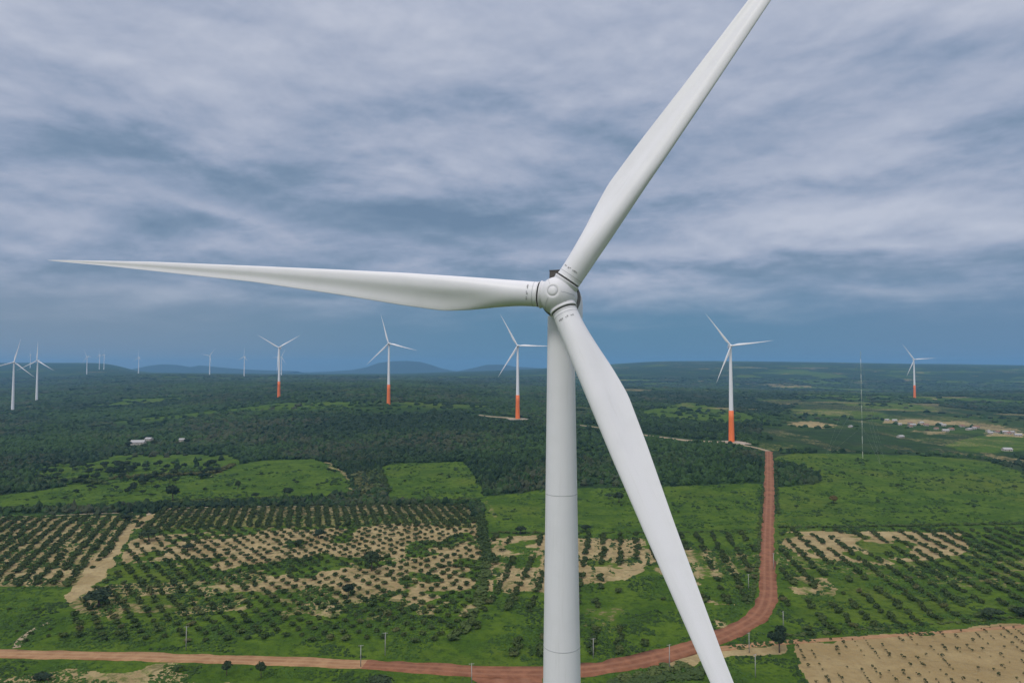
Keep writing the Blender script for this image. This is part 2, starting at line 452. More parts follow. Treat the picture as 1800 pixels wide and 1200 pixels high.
def ground_mat():
    m, nt, b = new_mat('land')
    pos = nt.n.new('ShaderNodeNewGeometry').outputs['Position']
    at_ = nt.n.new('ShaderNodeAttribute'); at_.attribute_name = 'cover'
    sp = nt.n.new('ShaderNodeSeparateColor'); nt.l.new(at_.outputs['Color'], sp.inputs[0])
    bare, mead, red = sp.outputs
    n200 = nt.noise(pos, .006, 5, .6); n30 = nt.noise(pos, .035, 6, .62, .3); n6 = nt.noise(pos, .22, 5, .65); n1 = nt.noise(pos, 1.1, 3, .6)
    scrub = nt.mix(nt.step(n30, .35, .68), (.014, .034, .010), (.032, .068, .015))
    scrub = nt.mix(nt.math('MULTIPLY', nt.step(n200, .52, .75), .6), scrub, (.075, .075, .040))
    scrub = nt.mix(nt.step(n6, .35, .7), scrub, nt.mix(.5, scrub, (.022, .034, .014)))
    grass = nt.mix(nt.step(n30, .38, .62), (.043, .088, .008), (.080, .134, .012))
    grass = nt.mix(nt.math('MULTIPLY', nt.step(n200, .5, .66), .7), grass, (.110, .140, .020))
    grass = nt.mix(nt.step(n6, .45, .68), grass, (.030, .062, .008))
    grass = nt.mix(nt.math('MULTIPLY', nt.step(n1, .5, .75), .5), grass, (.100, .175, .014))
    gm = nt.step(nt.math('ADD', mead, nt.math('MULTIPLY', nt.math('SUBTRACT', n6, .5), 1.1)), .30, .52)
    base = nt.mix(gm, scrub, grass)
    sand = nt.mix(nt.step(n30, .35, .65), (.30, .228, .105), (.41, .325, .165))
    sand = nt.mix(nt.math('MULTIPLY', nt.step(n6, .4, .7), .55), sand, (.23, .160, .080))
    sand = nt.mix(red, sand, nt.mix(n6, (.21, .140, .058), (.30, .215, .095)))
    bb = nt.math('ADD', bare, nt.math('ADD', nt.math('MULTIPLY', nt.math('SUBTRACT', n6, .5), 1.0), nt.math('MULTIPLY', nt.math('SUBTRACT', n30, .5), .35)))
    olive = nt.mix(n6, (.060, .085, .018), (.12, .12, .040))
    dry = nt.math('MULTIPLY', nt.step(nt.noise(pos, .13, 5, .7, .6), .50, .62), nt.step(bare, .98, .75))
    sand = nt.mix(nt.math('MULTIPLY', dry, .75), sand, olive)
    bm = nt.math('MULTIPLY', nt.step(bb, .38, .68), nt.step(bare, .02, .12))
    base = nt.mix(bm, base, sand)
    nt.l.new(base, b.inputs['Base Color'])
    b.inputs['Roughness'].default_value = 1.0
    b.inputs['Specular IOR Level'].default_value = .1
    bp = nt.n.new('ShaderNodeBump'); bp.inputs['Strength'].default_value = .9; bp.inputs['Distance'].default_value = 1.6
    hh = nt.math('ADD', n6, nt.math('MULTIPLY', nt.noise(pos, .07, 4, .6), 3.0))
    nt.l.new(hh, bp.inputs['Height'])
    nt.l.new(bp.outputs[0], b.inputs['Normal'])
    return m

def foliage_mat(name, c0, c1, c2=None, attr=False):
    m, nt, b = new_mat(name)
    pos = nt.n.new('ShaderNodeNewGeometry').outputs['Position']
    oi = nt.n.new('ShaderNodeObjectInfo').outputs['Random']
    if attr:
        a = nt.n.new('ShaderNodeAttribute'); a.attribute_name = 'tone'
        col = a.outputs['Color']
        col = nt.mix(nt.step(nt.noise(pos, .8, 3, .6), .35, .7), nt.mix(1.0, col, (.72, .74, .72), 'MULTIPLY'), col)
    else:
        f = nt.math('ADD', nt.math('MULTIPLY', oi, .6), nt.math('MULTIPLY', nt.noise(pos, .9, 3, .6), .5))
        col = nt.mix(nt.step(f, .2, .85), c0, c1)
        if c2: col = nt.mix(nt.math('MULTIPLY', nt.step(oi, .7, 1.0), .6), col, c2)
    nt.l.new(col, b.inputs['Base Color'])
    b.inputs['Roughness'].default_value = .75
    b.inputs['Specular IOR Level'].default_value = .2
    return m

def plain(name, col, rough=.6, spec=.4, dirt=None, metal=0.0):
    m, nt, b = new_mat(name)
    pos = nt.n.new('ShaderNodeTexCoord').outputs['Object']
    c = nt.mix(nt.step(nt.noise(pos, 1.7, 5, .6), .35, .75), col, tuple(x * (.86 if dirt is None else 1) for x in col) if dirt is None else dirt)
    nt.l.new(c, b.inputs['Base Color'])
    b.inputs['Roughness'].default_value = rough
    b.inputs['Specular IOR Level'].default_value = spec
    b.inputs['Metallic'].default_value = metal
    return m

def white_paint(name, streak=(.035, .035, 1.4), amt=.35, base=(.72, .72, .735)):
    m, nt, b = new_mat(name)
    pos = nt.n.new('ShaderNodeTexCoord').outputs['Object']
    n = nt.noise(nt.mapping(pos, streak), 3.0, 5, .6)
    n2 = nt.noise(pos, .35, 4, .55)
    dirt = nt.math('MULTIPLY', nt.step(n, .52, .80), amt)
    c = nt.mix(dirt, base, (.52, .52, .49))
    c = nt.mix(nt.math('MULTIPLY', nt.step(n2, .45, .75), .16), c, (.56, .57, .57))
    nt.l.new(c, b.inputs['Base Color'])
    b.inputs['Roughness'].default_value = .42
    b.inputs['Specular IOR Level'].default_value = .4
    return m

M = dict(
    land=ground_mat(),
    forest=foliage_mat('scrub foliage', None, None, attr=True),
    shrub=foliage_mat('orchard foliage', (.035, .062, .014), (.072, .104, .024), (.115, .098, .040)),
    tree=foliage_mat('tree foliage', (.016, .032, .014), (.036, .058, .022)),
    tree_l=foliage_mat('light tree foliage', (.045, .080, .022), (.070, .110, .030)),
    tree_b=foliage_mat('rusty tree foliage', (.090, .055, .022), (.13, .10, .03)),
    sapling=foliage_mat('sapling foliage', (.030, .046, .014), (.055, .058, .020)),
    bark=plain('bark', (.11, .085, .065), .9, .1),
    white=white_paint('white painted steel', (.9, .9, .05), .28),
    gel=white_paint('white blade gelcoat', (1.2, 1.2, .06), .22, (.74, .74, .752)),
    spin=white_paint('white spinner shell', (.8, .8, .8), .45, (.69, .69, .695)),
    seam=plain('grey flange seam', (.46, .47, .48), .6),
    gap=plain('dark rubber seal and gap ring', (.17, .17, .165), .7),
    cooler=plain('dark radiator grille', (.07, .062, .05), .6),
    mark=plain('dark grey lettering', (.33, .33, .33), .6),
    orange=plain('orange painted tower', (.88, .20, .045), .5, .4, (.80, .17, .04)),
    far_white=plain('white turbine paint', (.80, .81, .82), .5, .4, (.74, .75, .76)),
    concrete=plain('weathered concrete pole', (.36, .36, .34), .85, .2),
    dark=plain('dark insulator', (.10, .08, .07), .5),
    mast_w=plain('white mast paint', (.85, .87, .82), .5),
    mast_r=plain('greenish grey mast paint', (.40, .47, .40), .5),
    steel=plain('galvanised steel', (.35, .36, .36), .5),
    wall=plain('rendered house wall', (.48, .44, .39), .9, .2, (.38, .34, .29)),
    roof=plain('clay tile roof', (.30, .16, .11), .9, .2, (.20, .12, .09)),
    roof_w=plain('pale sheet roof', (.42, .42, .41), .7, .3, (.30, .29, .28)),
    glass=plain('dark window glass', (.04, .05, .06), .2),
    rock=plain('blue hill scrub', (.030, .045, .028), 1.0, .1, (.05, .06, .035)),
    hard=plain('gravel pad', (.40, .34, .27), .95, .1, (.32, .27, .21)),
)

def dirt_road_mat(name, c0, c1, c2):
    m, nt, b = new_mat(name)
    pos = nt.n.new('ShaderNodeNewGeometry').outputs['Position']
    a = nt.n.new('ShaderNodeAttribute'); a.attribute_name = 'across'
    ac = nt.n.new('ShaderNodeSeparateColor'); nt.l.new(a.outputs['Color'], ac.inputs[0])
    x = ac.outputs[0]
    n = nt.noise(pos, .16, 6, .65, .3); nf = nt.noise(pos, .9, 4, .6)
    trk = nt.math('ABSOLUTE', nt.math('SUBTRACT', nt.math('ABSOLUTE', nt.math('SUBTRACT', x, .5)), .17))
    t = nt.step(nt.math('ADD', trk, nt.math('MULTIPLY', nt.math('SUBTRACT', n, .5), .12)), .02, .10, 1, 0)
    c = nt.mix(nt.step(n, .35, .68), c0, c1)
    c = nt.mix(nt.math('MULTIPLY', t, .28), c, c2)
    c = nt.mix(nt.math('MULTIPLY', nt.step(nf, .5, .8), .3), c, c0)
    nt.l.new(c, b.inputs['Base Color'])
    b.inputs['Roughness'].default_value = .95
    b.inputs['Specular IOR Level'].default_value = .15
    return m
M['red_road'] = dirt_road_mat('red dirt', (.17, .072, .038), (.27, .118, .062), (.37, .195, .115))
M['tan_road'] = dirt_road_mat('tan dirt', (.26, .140, .068), (.37, .220, .110), (.45, .31, .17))
M['pale_road'] = dirt_road_mat('pale dirt', (.27, .21, .135), (.37, .30, .20), (.42, .35, .25))

# ------------------------------------------------------------------ ground sheet
def build_ground():
    ys = np.concatenate([np.linspace(-5500, 150, 14)[:-1], np.linspace(150, 262, 12)[:-1],
                         np.geomspace(262, 1300, 450)[:-1], np.geomspace(1300, 17500, 230)])
    ui = np.linspace(-.84, .84, 760)
    nin = len(ui)
    Y = ys[:, None]
    w = np.sqrt(Y ** 2 + 200 ** 2)
    Xin = ui[None, :] * w
    t = np.linspace(0, 1, 11)[1:] ** 1.7
    XR = Xin[:, -1:] + (20000 - Xin[:, -1:]) * t[None, :]
    XL = -XR[:, ::-1]
    X = np.concatenate([XL, Xin, XR], 1); YY = np.repeat(Y, X.shape[1], 1)
    Z = T(X, YY)
    b, g, r = cover(X, YY)
    nr, nc = X.shape
    V = np.stack([X, YY, Z], -1).reshape(-1, 3)
    idx = np.arange(nr * nc).reshape(nr, nc)
    F = np.stack([idx[:-1, :-1], idx[:-1, 1:], idx[1:, 1:], idx[1:, :-1]], -1).reshape(-1, 4)
    me = raw_mesh('ground', V, F, True)
    vcol(me, 'cover', np.stack([b, g, r], -1).reshape(-1, 3))
    tag(mesh_obj('ground', me, M['land']), kind='structure')
build_ground()

# ------------------------------------------------------------------ distant hills
def hill(name, prof, d, depth, seed):
    rs = np.random.RandomState(seed)
    px = np.linspace(prof[0][0], prof[-1][0], 90)
    py = np.interp(px, [p[0] for p in prof], [p[1] for p in prof])
    rows = np.linspace(-1, 1, 15); V = []
    for k, t in enumerate(rows):
        dd = d + t * depth
        x = np.array([ray(p, 650)[0] for p in px]) * d
        top = np.array([CAMZ + slope_of(q) * d for q in py])
        base = CAMZ + slope_of(656) * d - 40
        base = max(base, 2)
        h = (top - base) * (1 - abs(t) ** 1.4) + (fbm(x, np.full_like(x, dd), 500, 4, seed) - .5) * 45 * (1 - abs(t)) * (abs(t) > .01)
        V.append(np.stack([x, np.full_like(x, dd), base + np.maximum(h, 0)], -1))
    V = np.array(V).reshape(-1, 3); nc = len(px)
    idx = np.arange(len(V)).reshape(-1, nc)
    F = np.stack([idx[:-1, :-1], idx[:-1, 1:], idx[1:, 1:], idx[1:, :-1]], -1).reshape(-1, 4)
    tag(mesh_obj(name, raw_mesh(name, V, F, True), M['rock']), kind='structure')
hill('hills', [(520, 655), (580, 652.5), (620, 650), (645, 645), (665, 637.5), (690, 634.5), (715, 634), (740, 636), (758, 641), (775, 647), (800, 652), (830, 655)], 15000, 1300, 1)
hill('hills', [(790, 655), (830, 647), (855, 641), (885, 640.5), (905, 644), (950, 647), (1000, 652)], 14500, 1000, 2)
hill('hills', [(225, 655), (245, 647), (262, 642.5), (285, 640), (310, 641), (335, 645), (350, 642), (370, 643.5), (400, 647), (450, 650), (520, 652)], 14000, 1000, 3)

# ------------------------------------------------------------------ roads and tracks
def smooth_line(pts, step=3.0):
    pts = [np.array(p, float) for p in pts]
    pts = [2 * pts[0] - pts[1]] + pts + [2 * pts[-1] - pts[-2]]
    out = []
    for i in range(1, len(pts) - 2):
        a, b, c, d = pts[i - 1:i + 3]
        n = max(2, int(np.linalg.norm(c - b) / step))
        for k in range(n):
            t = k / n
            out.append(.5 * ((2 * b) + (c - a) * t + (2 * a - 5 * b + 4 * c - d) * t * t + (3 * b - a - 3 * c + d) * t ** 3))
    out.append(pts[-2])
    return np.array(out)
def ribbon(name, pix, widths, m, lift=.12, step=3.0, world=None):
    L = smooth_line(P(pix) if world is None else world, step)
    n = len(L)
    ws = np.interp(np.linspace(0, 1, n), np.linspace(0, 1, len(widths)), widths)
    tg = np.gradient(L, axis=0); tg /= np.linalg.norm(tg, axis=1)[:, None]
    nm = np.stack([tg[:, 1], -tg[:, 0]], 1)
    acr = np.array([-.56, -.5, -.25, 0, .25, .5, .56])
    V = []; C = []
    for i in range(n):
        for j, a in enumerate(acr):
            wob = (vn(L[i, 0], L[i, 1], 7, 3 + j) - .5) * ws[i] * .26 if j in (0, 1, 5, 6) else 0
            q = L[i] + nm[i] * (a * ws[i] + wob)
            zz = float(T(q[0], q[1])) + (lift if 0 < j < 6 else -.25)
            V.append((q[0], q[1], zz)); C.append(((a / 1.12) + .5, 0, 0))
    k = len(acr)
    F = [(i * k + j, (i + 1) * k + j, (i + 1) * k + j + 1, i * k + j + 1) for i in range(n - 1) for j in range(k - 1)]
    me = raw_mesh(name, V, F, True)
    vcol(me, 'across', C)
    return tag(mesh_obj(name, me, m), kind='structure')

HUB = Vector((5.26, 78.45, CAMZ + 8.42))
TWR = (5.88, 82.0)
ribbon('road', [(-140, 1144), (0, 1148), (150, 1151), (300, 1155), (450, 1160), (560, 1164), (660, 1168)], [8.6, 8.8, 9], M['tan_road'], .12)
ribbon('road', [(640, 1167.5), (760, 1174), (850, 1180), (940, 1181), (1010, 1178), (1090, 1168), (1170, 1150), (1240, 1128), (1300, 1102), (1335, 1078), (1349, 1045), (1349, 1000), (1349, 960), (1350, 920), (1352, 860), (1352, 820), (1351.5, 793)],
       [9, 11, 12.5, 12.5, 11, 10, 9.6, 9.4, 9.4, 9.4, 9.6, 9.6, 9.6, 9.6, 9.4, 9.2, 9.0], M['red_road'], .14)
j0 = at(900, 1186)
ribbon('road', None, [30, 24, 18, 12, 8], M['red_road'], .10, 3, [(j0[0], j0[1]), (2, 268), (4, 235), (8, 190), (12, 120), (10, 96)])
ribbon('track', [(1255, 1141), (1310, 1134), (1380, 1128), (1450, 1124), (1600, 1114), (1800, 1100), (1900, 1093)], [6, 4, 3.4, 3.4, 3.4], M['tan_road'], .08)
ribbon('track', [(1351, 793), (1330, 787), (1300, 781), (1285, 778), (1250, 776), (1210, 774), (1160, 768), (1100, 760), (1050, 751), (1018, 747)], [7, 6, 9, 12, 10, 7, 6, 5, 4], M['pale_road'], .45, 8)
ribbon('track', [(912, 737), (890, 734), (862, 732), (843, 729.5)], [10, 9, 7, 5], M['pale_road'], .8, 8)
ribbon('track', [(258, 905), (275, 896), (286, 888), (296, 880)], [4, 3.4, 3], M['pale_road'], .1)
ribbon('track', [(-60, 909), (60, 907), (150, 903), (262, 899)], [2.4, 2.4, 3], M['pale_road'], .08)
ribbon('track', [(285, 893.5), (400, 890.5), (560, 889), (700, 887.5), (826, 885.5)], [2.6, 2.6], M['pale_road'], .08)
ribbon('track', [(28, 1138), (36, 1124), (62, 1104), (90, 1092)], [3, 2.6, 2], M['pale_road'], .08)

def pad(px, py, r, seed):
    x, y = at(px, py); rs = random.Random(seed); n = 40
    V = [(x, y, float(T(x, y)) + .5)]
    for i in range(n):
        a = 2 * math.pi * i / n; rr = r * (.8 + .35 * rs.random())
        q = (x + rr * 1.4 * math.cos(a), y + rr * math.sin(a)); V.append((q[0], q[1], float(T(*q)) + .45))
    me = raw_mesh('ground', V, [(0, i + 1, (i + 1) % n + 1) for i in range(n)])
    tag(mesh_obj('pavement', me, M['hard']), kind='structure')
pad(1286, 778, 20, 1)
pad(908, 736.5, 15, 2)

# ------------------------------------------------------------------ wind turbine parts
FK = [.029, .06, .095, .14, .185, .26, .37, .54, .76, .87, .97, 1.0]
LEK = [1.43, 1.45, 1.45, 1.42, 1.42, 1.45, 1.36, 1.15, .80, .46, .15, .03]
TEK = [1.43, 1.5, 1.85, 2.4, 2.75, 2.45, 1.8, .98, .46, .22, .10, .03]
TRK = [1.0, .97, .80, .58, .44, .33, .27, .23, .19, .18, .17, .16]
TWK = [16, 16, 15, 14, 12.5, 10, 6.5, 3, 1, .5, 0, 0]
def sm_interp(f, xs, ys):
    g = np.linspace(0, 1.0, 501); v = np.interp(g, xs, ys)
    k = np.exp(-np.linspace(-2, 2, 21) ** 2); k /= k.sum()
    vv = np.convolve(np.pad(v, 10, mode='edge'), k, 'valid')
    return np.interp(f, g, vv)
def blade_mesh(name, ns, nc, rad=75., cone=3.9, r0=None):
    f = np.linspace(0, 1, ns); f = FK[0] + (1 - FK[0]) * (f * .85 + .15 * f ** 2)
    f[-4:] = [.985, .992, .9975, 1.0] if ns > 20 else f[-4:]
    le = sm_interp(f, FK, LEK); te = sm_interp(f, FK, TEK); tr = sm_interp(f, FK, TRK); tw = np.radians(sm_interp(f, FK, TWK))
    tip = np.sqrt(np.clip((1 - f) / .02, 0, 1)); le *= .15 + .85 * tip; te *= .15 + .85 * tip
    V = []
    for i in range(ns):
        tau = tr[i]
        circ = np.clip((tau - .42) / .55, 0, 1); circ = circ * circ * (3 - 2 * circ)
        c = (le[i] + te[i]) / (circ + (1 - circ) * math.cos(tw[i]))
        for k in range(nc):
            a = 2 * math.pi * k / nc
            s = .5 - .5 * math.cos(a)            # 0 LE .. 1 TE
            yt = 5 * tau * (.2969 * math.sqrt(s) - .126 * s - .3516 * s * s + .2843 * s ** 3 - .1015 * s ** 4)
            if a <= math.pi:    # suction (rear, +y)
                ya = yt * 1.1 + .02 * math.sin(math.pi * s)
            else:               # pressure (front, -y)
                ya = -yt * .85 + .050 * max(0, math.sin(math.pi * (s - .35) / .65)) ** 1.5 * (s > .35)
            yc = .5 * math.sin(a) * tau
            yy = (ya * (1 - circ) + yc * circ) * c
            xx = (.5 - s) * c
            # rotate: LE forward (-y)
            ct, st = math.cos(tw[i]), math.sin(tw[i])
            X = xx * ct + yy * st * 1.0; Yv = -xx * st + yy * ct
            X += (le[i] - te[i]) / 2
            r = f[i] * rad
            V.append((X, Yv - r * math.sin(R(cone)), r * math.cos(R(cone))))
    F = [(i * nc + k, (i + 1) * nc + k, (i + 1) * nc + (k + 1) % nc, i * nc + (k + 1) % nc) for i in range(ns - 1) for k in range(nc)]
    me = raw_mesh(name, V, F, True)
    return me

def rot_frame(psi, tilt):
    """rotor frame: -Y is the nose"""
    return Matrix.Rotation(-R(psi), 4, 'Z') @ Matrix.Rotation(-R(tilt), 4, 'X')

def main_turbine():
    root = empty('wind_turbine', (TWR[0], TWR[1], 0))
    tag(root, 'huge white wind turbine in the foreground, its rotor filling the picture', 'wind turbine')
    inv0 = Matrix.Translation((-TWR[0], -TWR[1], 0))
    H = CAMZ + 8.42
    ztop = H - 2.1
    def rad(z): return 1.58 + (ztop - z) * .0146
    prof = [(rad(z), z) for z in np.linspace(46, ztop, 40)]
    MB().lathe(prof, 96).build('tower', M['white'], root)
    lo = [(rad(z), z) for z in np.linspace(0, 46, 20)]
    MB().lathe(lo, 96).build('painted_base', M['orange'], root)
    for z in (CAMZ - 14.8, CAMZ - 32.6, CAMZ - 62):
        r = rad(z)
        MB().lathe([(r - .01, z - .05), (r + .014, z - .04), (r + .014, z + .04), (r - .01, z + .05)], 96).build('flange_ring', M['seam'], root)
    F = inv0 @ Matrix.Translation(HUB) @ rot_frame(18.1, 8.3)
    # nacelle
    nb = MB()
    secs = [(1.9, 1.6, 1.6), (2.3, 1.8, 1.8), (4.0, 1.75, 1.9), (6.5, 1.45, 1.85), (8.6, 1.1, 1.6), (9.0, .9, 1.4)]
    V = []; n = 32
    for y, hw, hh in secs:
        for i in range(n):
            a = 2 * math.pi * i / n; ca, sa = math.cos(a), math.sin(a)
            q = .35
            V.append(F @ Vector((hw * math.copysign(abs(ca) ** q, ca), y, hh * math.copysign(abs(sa) ** q, sa))))
    Fc = [(k * n + i, (k + 1) * n + i, (k + 1) * n + (i + 1) % n, k * n + (i + 1) % n) for k in range(len(secs) - 1) for i in range(n)]
    nb.add(V, Fc, True); b0 = len(nb.v)
    nb.f += [tuple(range(n)), tuple(reversed(range((len(secs) - 1) * n, len(secs) * n)))]; nb.s += [False, False]
    nac = nb.build('nacelle', M['spin'], root)
    cb = MB().box((-1.35, 6.2, 3.35), (2.7, .5, 2.9), F).box((-1.35, 6.2, 4.83), (2.8, .62, .10), F)
    for k in range(12): cb.box((-2.6 + k * .227, 5.93, 3.35), (.05, .06, 2.8), F)
    cb.build('cooler', M['cooler'], nac)
    # dark-coloured ring standing for the dark gap between spinner and nacelle
    RY = Matrix.Rotation(R(90), 4, 'X')     # local z -> -y (towards the nose)
    MB().lathe([(.5, -1.95), (2.28, -1.95), (2.34, -1.75), (2.34, -1.30), (2.2, -1.28), (.5, -1.28)], 64, F @ RY).build('hub_gap_ring', M['gap'], root)
    # spinner
    sp = [(2.06, -1.25), (2.14, -.9), (2.18, -.3), (2.13, .35), (1.98, .95), (1.70, 1.5), (1.30, 1.95), (.92, 2.20), (.60, 2.32), (.59, 2.30), (.555, 2.30), (.545, 2.345), (.30, 2.40), (.0, 2.42)]
    spin = MB().lathe(sp, 72, F @ RY).build('spinner', M['spin'], root)
    MB().lathe([(.60, 2.325), (.585, 2.350), (.555, 2.352), (.54, 2.33)], 48, F @ RY).build('nose_ring', M['seam'], spin)
    # moulded panel joints of the spinner shell
    for k in range(3):
        q = Matrix.Rotation(R(95 + 120 * k), 4, 'Y')
        pts = [(r_, z_) for r_, z_ in sp if .62 < r_ < 2.15 and z_ > .2]
        jb = MB()
        for (r0_, z0_), (r1_, z1_) in zip(pts[:-1], pts[1:]):
            jb.tube(F @ q @ Vector((0, -z0_ - .004, r0_ + .004)), F @ q @ Vector((0, -z1_ - .004, r1_ + .004)), .022, n=6)
        jb.build('panel_joint', M['seam'], spin)
    bm = blade_mesh('blade', 90, 48)
    for ang in (35, 155, 275):
        B = F @ Matrix.Rotation(R(ang), 4, 'Y')
        cone = Matrix.Rotation(R(3.9), 4, 'X')
        BC = B @ cone
        MB().lathe([(1.55, .6), (1.55, 1.85), (1.60, 1.90), (1.60, 1.99), (1.52, 2.02), (1.30, 2.02)], 64, BC).build('blade_collar', M['spin'], root)
        MB().lathe([(1.44, 1.95), (1.49, 2.02), (1.49, 2.06), (1.42, 2.08)], 64, BC).build('root_seal', M['gap'], root)
        o = mesh_obj('blade', bm, M['gel'], root)
        o.matrix_local = B
        MB().lathe([(1.44, 2.20), (1.475, 2.22), (1.475, 2.34), (1.44, 2.36)], 64, BC).build('root_band', M['spin'], o).matrix_parent_inverse = B.inverted()
        # small stencilled marks around the blade root
        rs = random.Random(3)
        for k in range(9):
            if k in (2, 5): continue
            rr = 1.468; w_ = .12 + .07 * rs.random(); z_ = 3.3 + .1 * rs.random()
            Mx = BC @ Matrix.Rotation(R(-38 + k * 8.5), 4, 'Z')
            mk = MB().box((0, -rr, z_), (w_, .03, .15 if k in (0, 3, 7) else .09), Mx)
            mk.build('stencil_mark', M['mark'], o).matrix_parent_inverse = B.inverted()
        dx = MB().lathe([(1.447, 2.72), (1.456, 2.73), (1.456, 2.76), (1.447, 2.77)], 64, BC)
        dx.build('root_joint', M['seam'], o).matrix_parent_inverse = B.inverted()
    return root
main_turbine()

far_blade = blade_mesh('blade', 22, 10)
def far_turbine(px, py, d, phase, psi, label, orange=True, tip=75., tilt=6., zoff=0.0, rscale=.95):
    u, _ = ray(px, py)
    x, y = u * d, d
    z = float(T(x, y)) - .6
    root = empty('wind_turbine', (x, y, z))
    H = 140. + zoff
    def rr(t): return 4.0 - 2.2 * t ** .9
    split = .335 if orange else 0
    n = 24
    MB().lathe([(rr(t), H * .985 * t) for t in np.linspace(split, 1, 12)], n).build('tower', M['far_white'], root)
    if orange:
        MB().lathe([(rr(t) + .25, H * .985 * t) for t in np.linspace(0, split, 5)] + [(rr(split), H * .985 * split)], n).build('painted_base', M['orange'], root)
    F = Matrix.Translation((0, 0, H)) @ rot_frame(psi, tilt) @ Matrix.Translation((0, -4.2, 0))
    nb = MB()
    for y0, y1, hw, hh in ((2.0, 4.0, 1.9, 1.9), (4.0, 12.5, 2.1, 2.1), (12.5, 14.5, 1.6, 1.7)):
        nb.box((0, (y0 + y1) / 2, 0), (hw * 2, y1 - y0 + .01, hh * 2), F)
    nb.box((0, 11.5, 2.9), (3.4, 1.0, 1.6), F)
    nb.build('nacelle', M['far_white'], root)
    RY = Matrix.Rotation(R(90), 4, 'X')
    MB().lathe([(1.7, -2.0), (2.15, -.6), (2.1, .5), (1.6, 1.6), (.9, 2.3), (.0, 2.6)], 20, F @ RY).build('spinner', M['far_white'], root)
    for k in range(3):
        o = mesh_obj('blade', far_blade, M['far_white'], root)
        o.matrix_local = F @ Matrix.Rotation(R(phase + 120 * k), 4, 'Y') @ Matrix.Scale(rscale, 4)
    tag(root, label, 'wind turbine', 'wind turbines standing across the plain')
    return root
TURB = [
    (1286, 777, 1000, -37, 6, 'white turbine on an orange base at the far end of the red road', True, 0),
    (910, 735, 1312, -29, 4, 'white turbine with orange base just left of the huge tower', True, 0),
    (683, 707, 1570, -16, 4, 'white turbine with orange base under the middle of the long horizontal blade', True, 0),
    (490, 697, 1909, -60, 2, 'white turbine with orange base, two blades raised in a V', True, 0),
    (1608, 700, 2507, -34, 12, 'small white turbine with reddish base right of the thin mast', True, 0),
    (64, 712, 2400, 0, -8, 'all white turbine with one blade straight up, second tower from the left edge', False, 0),
    (22, 724, 2000, 12, -38, 'nearest all white turbine at the left edge of the picture', False, 0),
    (494.5, 666, 5090, 25, 0, 'tiny pale turbine showing behind the orange based one with the V of blades', False, 0),
    (429, 662, 4800, 3, 30, 'tiny pale turbine left of the V bladed one, alone on the green plain', False, 0),
    (368.5, 656, 4941, 40, 10, 'tiny pale turbine on the skyline between the far blue hills', False, 0),
    (243.5, 652, 5600, -5, 30, 'tiny faint turbine where the flat ridge ends on the left', False, 0),
    (152.5, 655, 5419, -30, 20, 'tiny pale turbine on the flat ridge, left of the close pair', False, 0),
    (174.5, 651, 6461, -8, 40, 'tiny faint turbine, left one of the close pair on the flat ridge', False, 0),
    (182.5, 651, 6461, 14, 30, 'tiny faint turbine, right one of the close pair on the flat ridge', False, 0),
    (53, 648, 7000, -10, 40, 'faintest tiny turbine just left of the white one with an upright blade', False, 0)]
for t in TURB: far_turbine(*t[:7], zoff=t[7], rscale=.80 if t[2] == 1000 else .95)

# ------------------------------------------------------------------ met mast
def met_mast():
    x, y = at(1516.5, 807)
    z = float(T(x, y)); root = empty('measuring_mast', (x, y, z))
    tag(root, 'tall thin guyed lattice mast between the far turbines on the right', 'mast')
    Hm = (CAMZ + ray(1516, 617)[1] * y) - z
    w = .5; c = [(w, 0), (-w / 2, w * .87), (-w / 2, -w * .87)]
    nseg = 14
    for k in range(nseg):
        b = MB(); z0 = Hm * k / nseg; z1 = Hm * (k + 1) / nseg
        for (a, q) in c: b.tube((a, q, z0), (a, q, z1), .045, n=6)
        m = 8
        for s_ in range(m):
            za = z0 + (z1 - z0) * s_ / m; zb = z0 + (z1 - z0) * (s_ + 1) / m
            for i in range(3):
                p, q = c[i], c[(i + 1) % 3]
                b.tube((p[0], p[1], za), (q[0], q[1], zb), .03, n=4, caps=False)
        b.build('mast_section', M['mast_w'] if k % 2 == 0 else M['mast_r'], root)
    for h in (.3, .6, .95):
        for i in range(3):
            a = i * 2.094 + .5
            MB().tube((0, 0, Hm * h), (45 * math.cos(a), 45 * math.sin(a), 0), .035, n=4, caps=False).build('guy_wire', M['steel'], root)
    for h in (.7, .97):
        MB().tube((-2, 0, Hm * h), (2, 0, Hm * h), .06, n=6).build('boom', M['steel'], root)
met_mast()

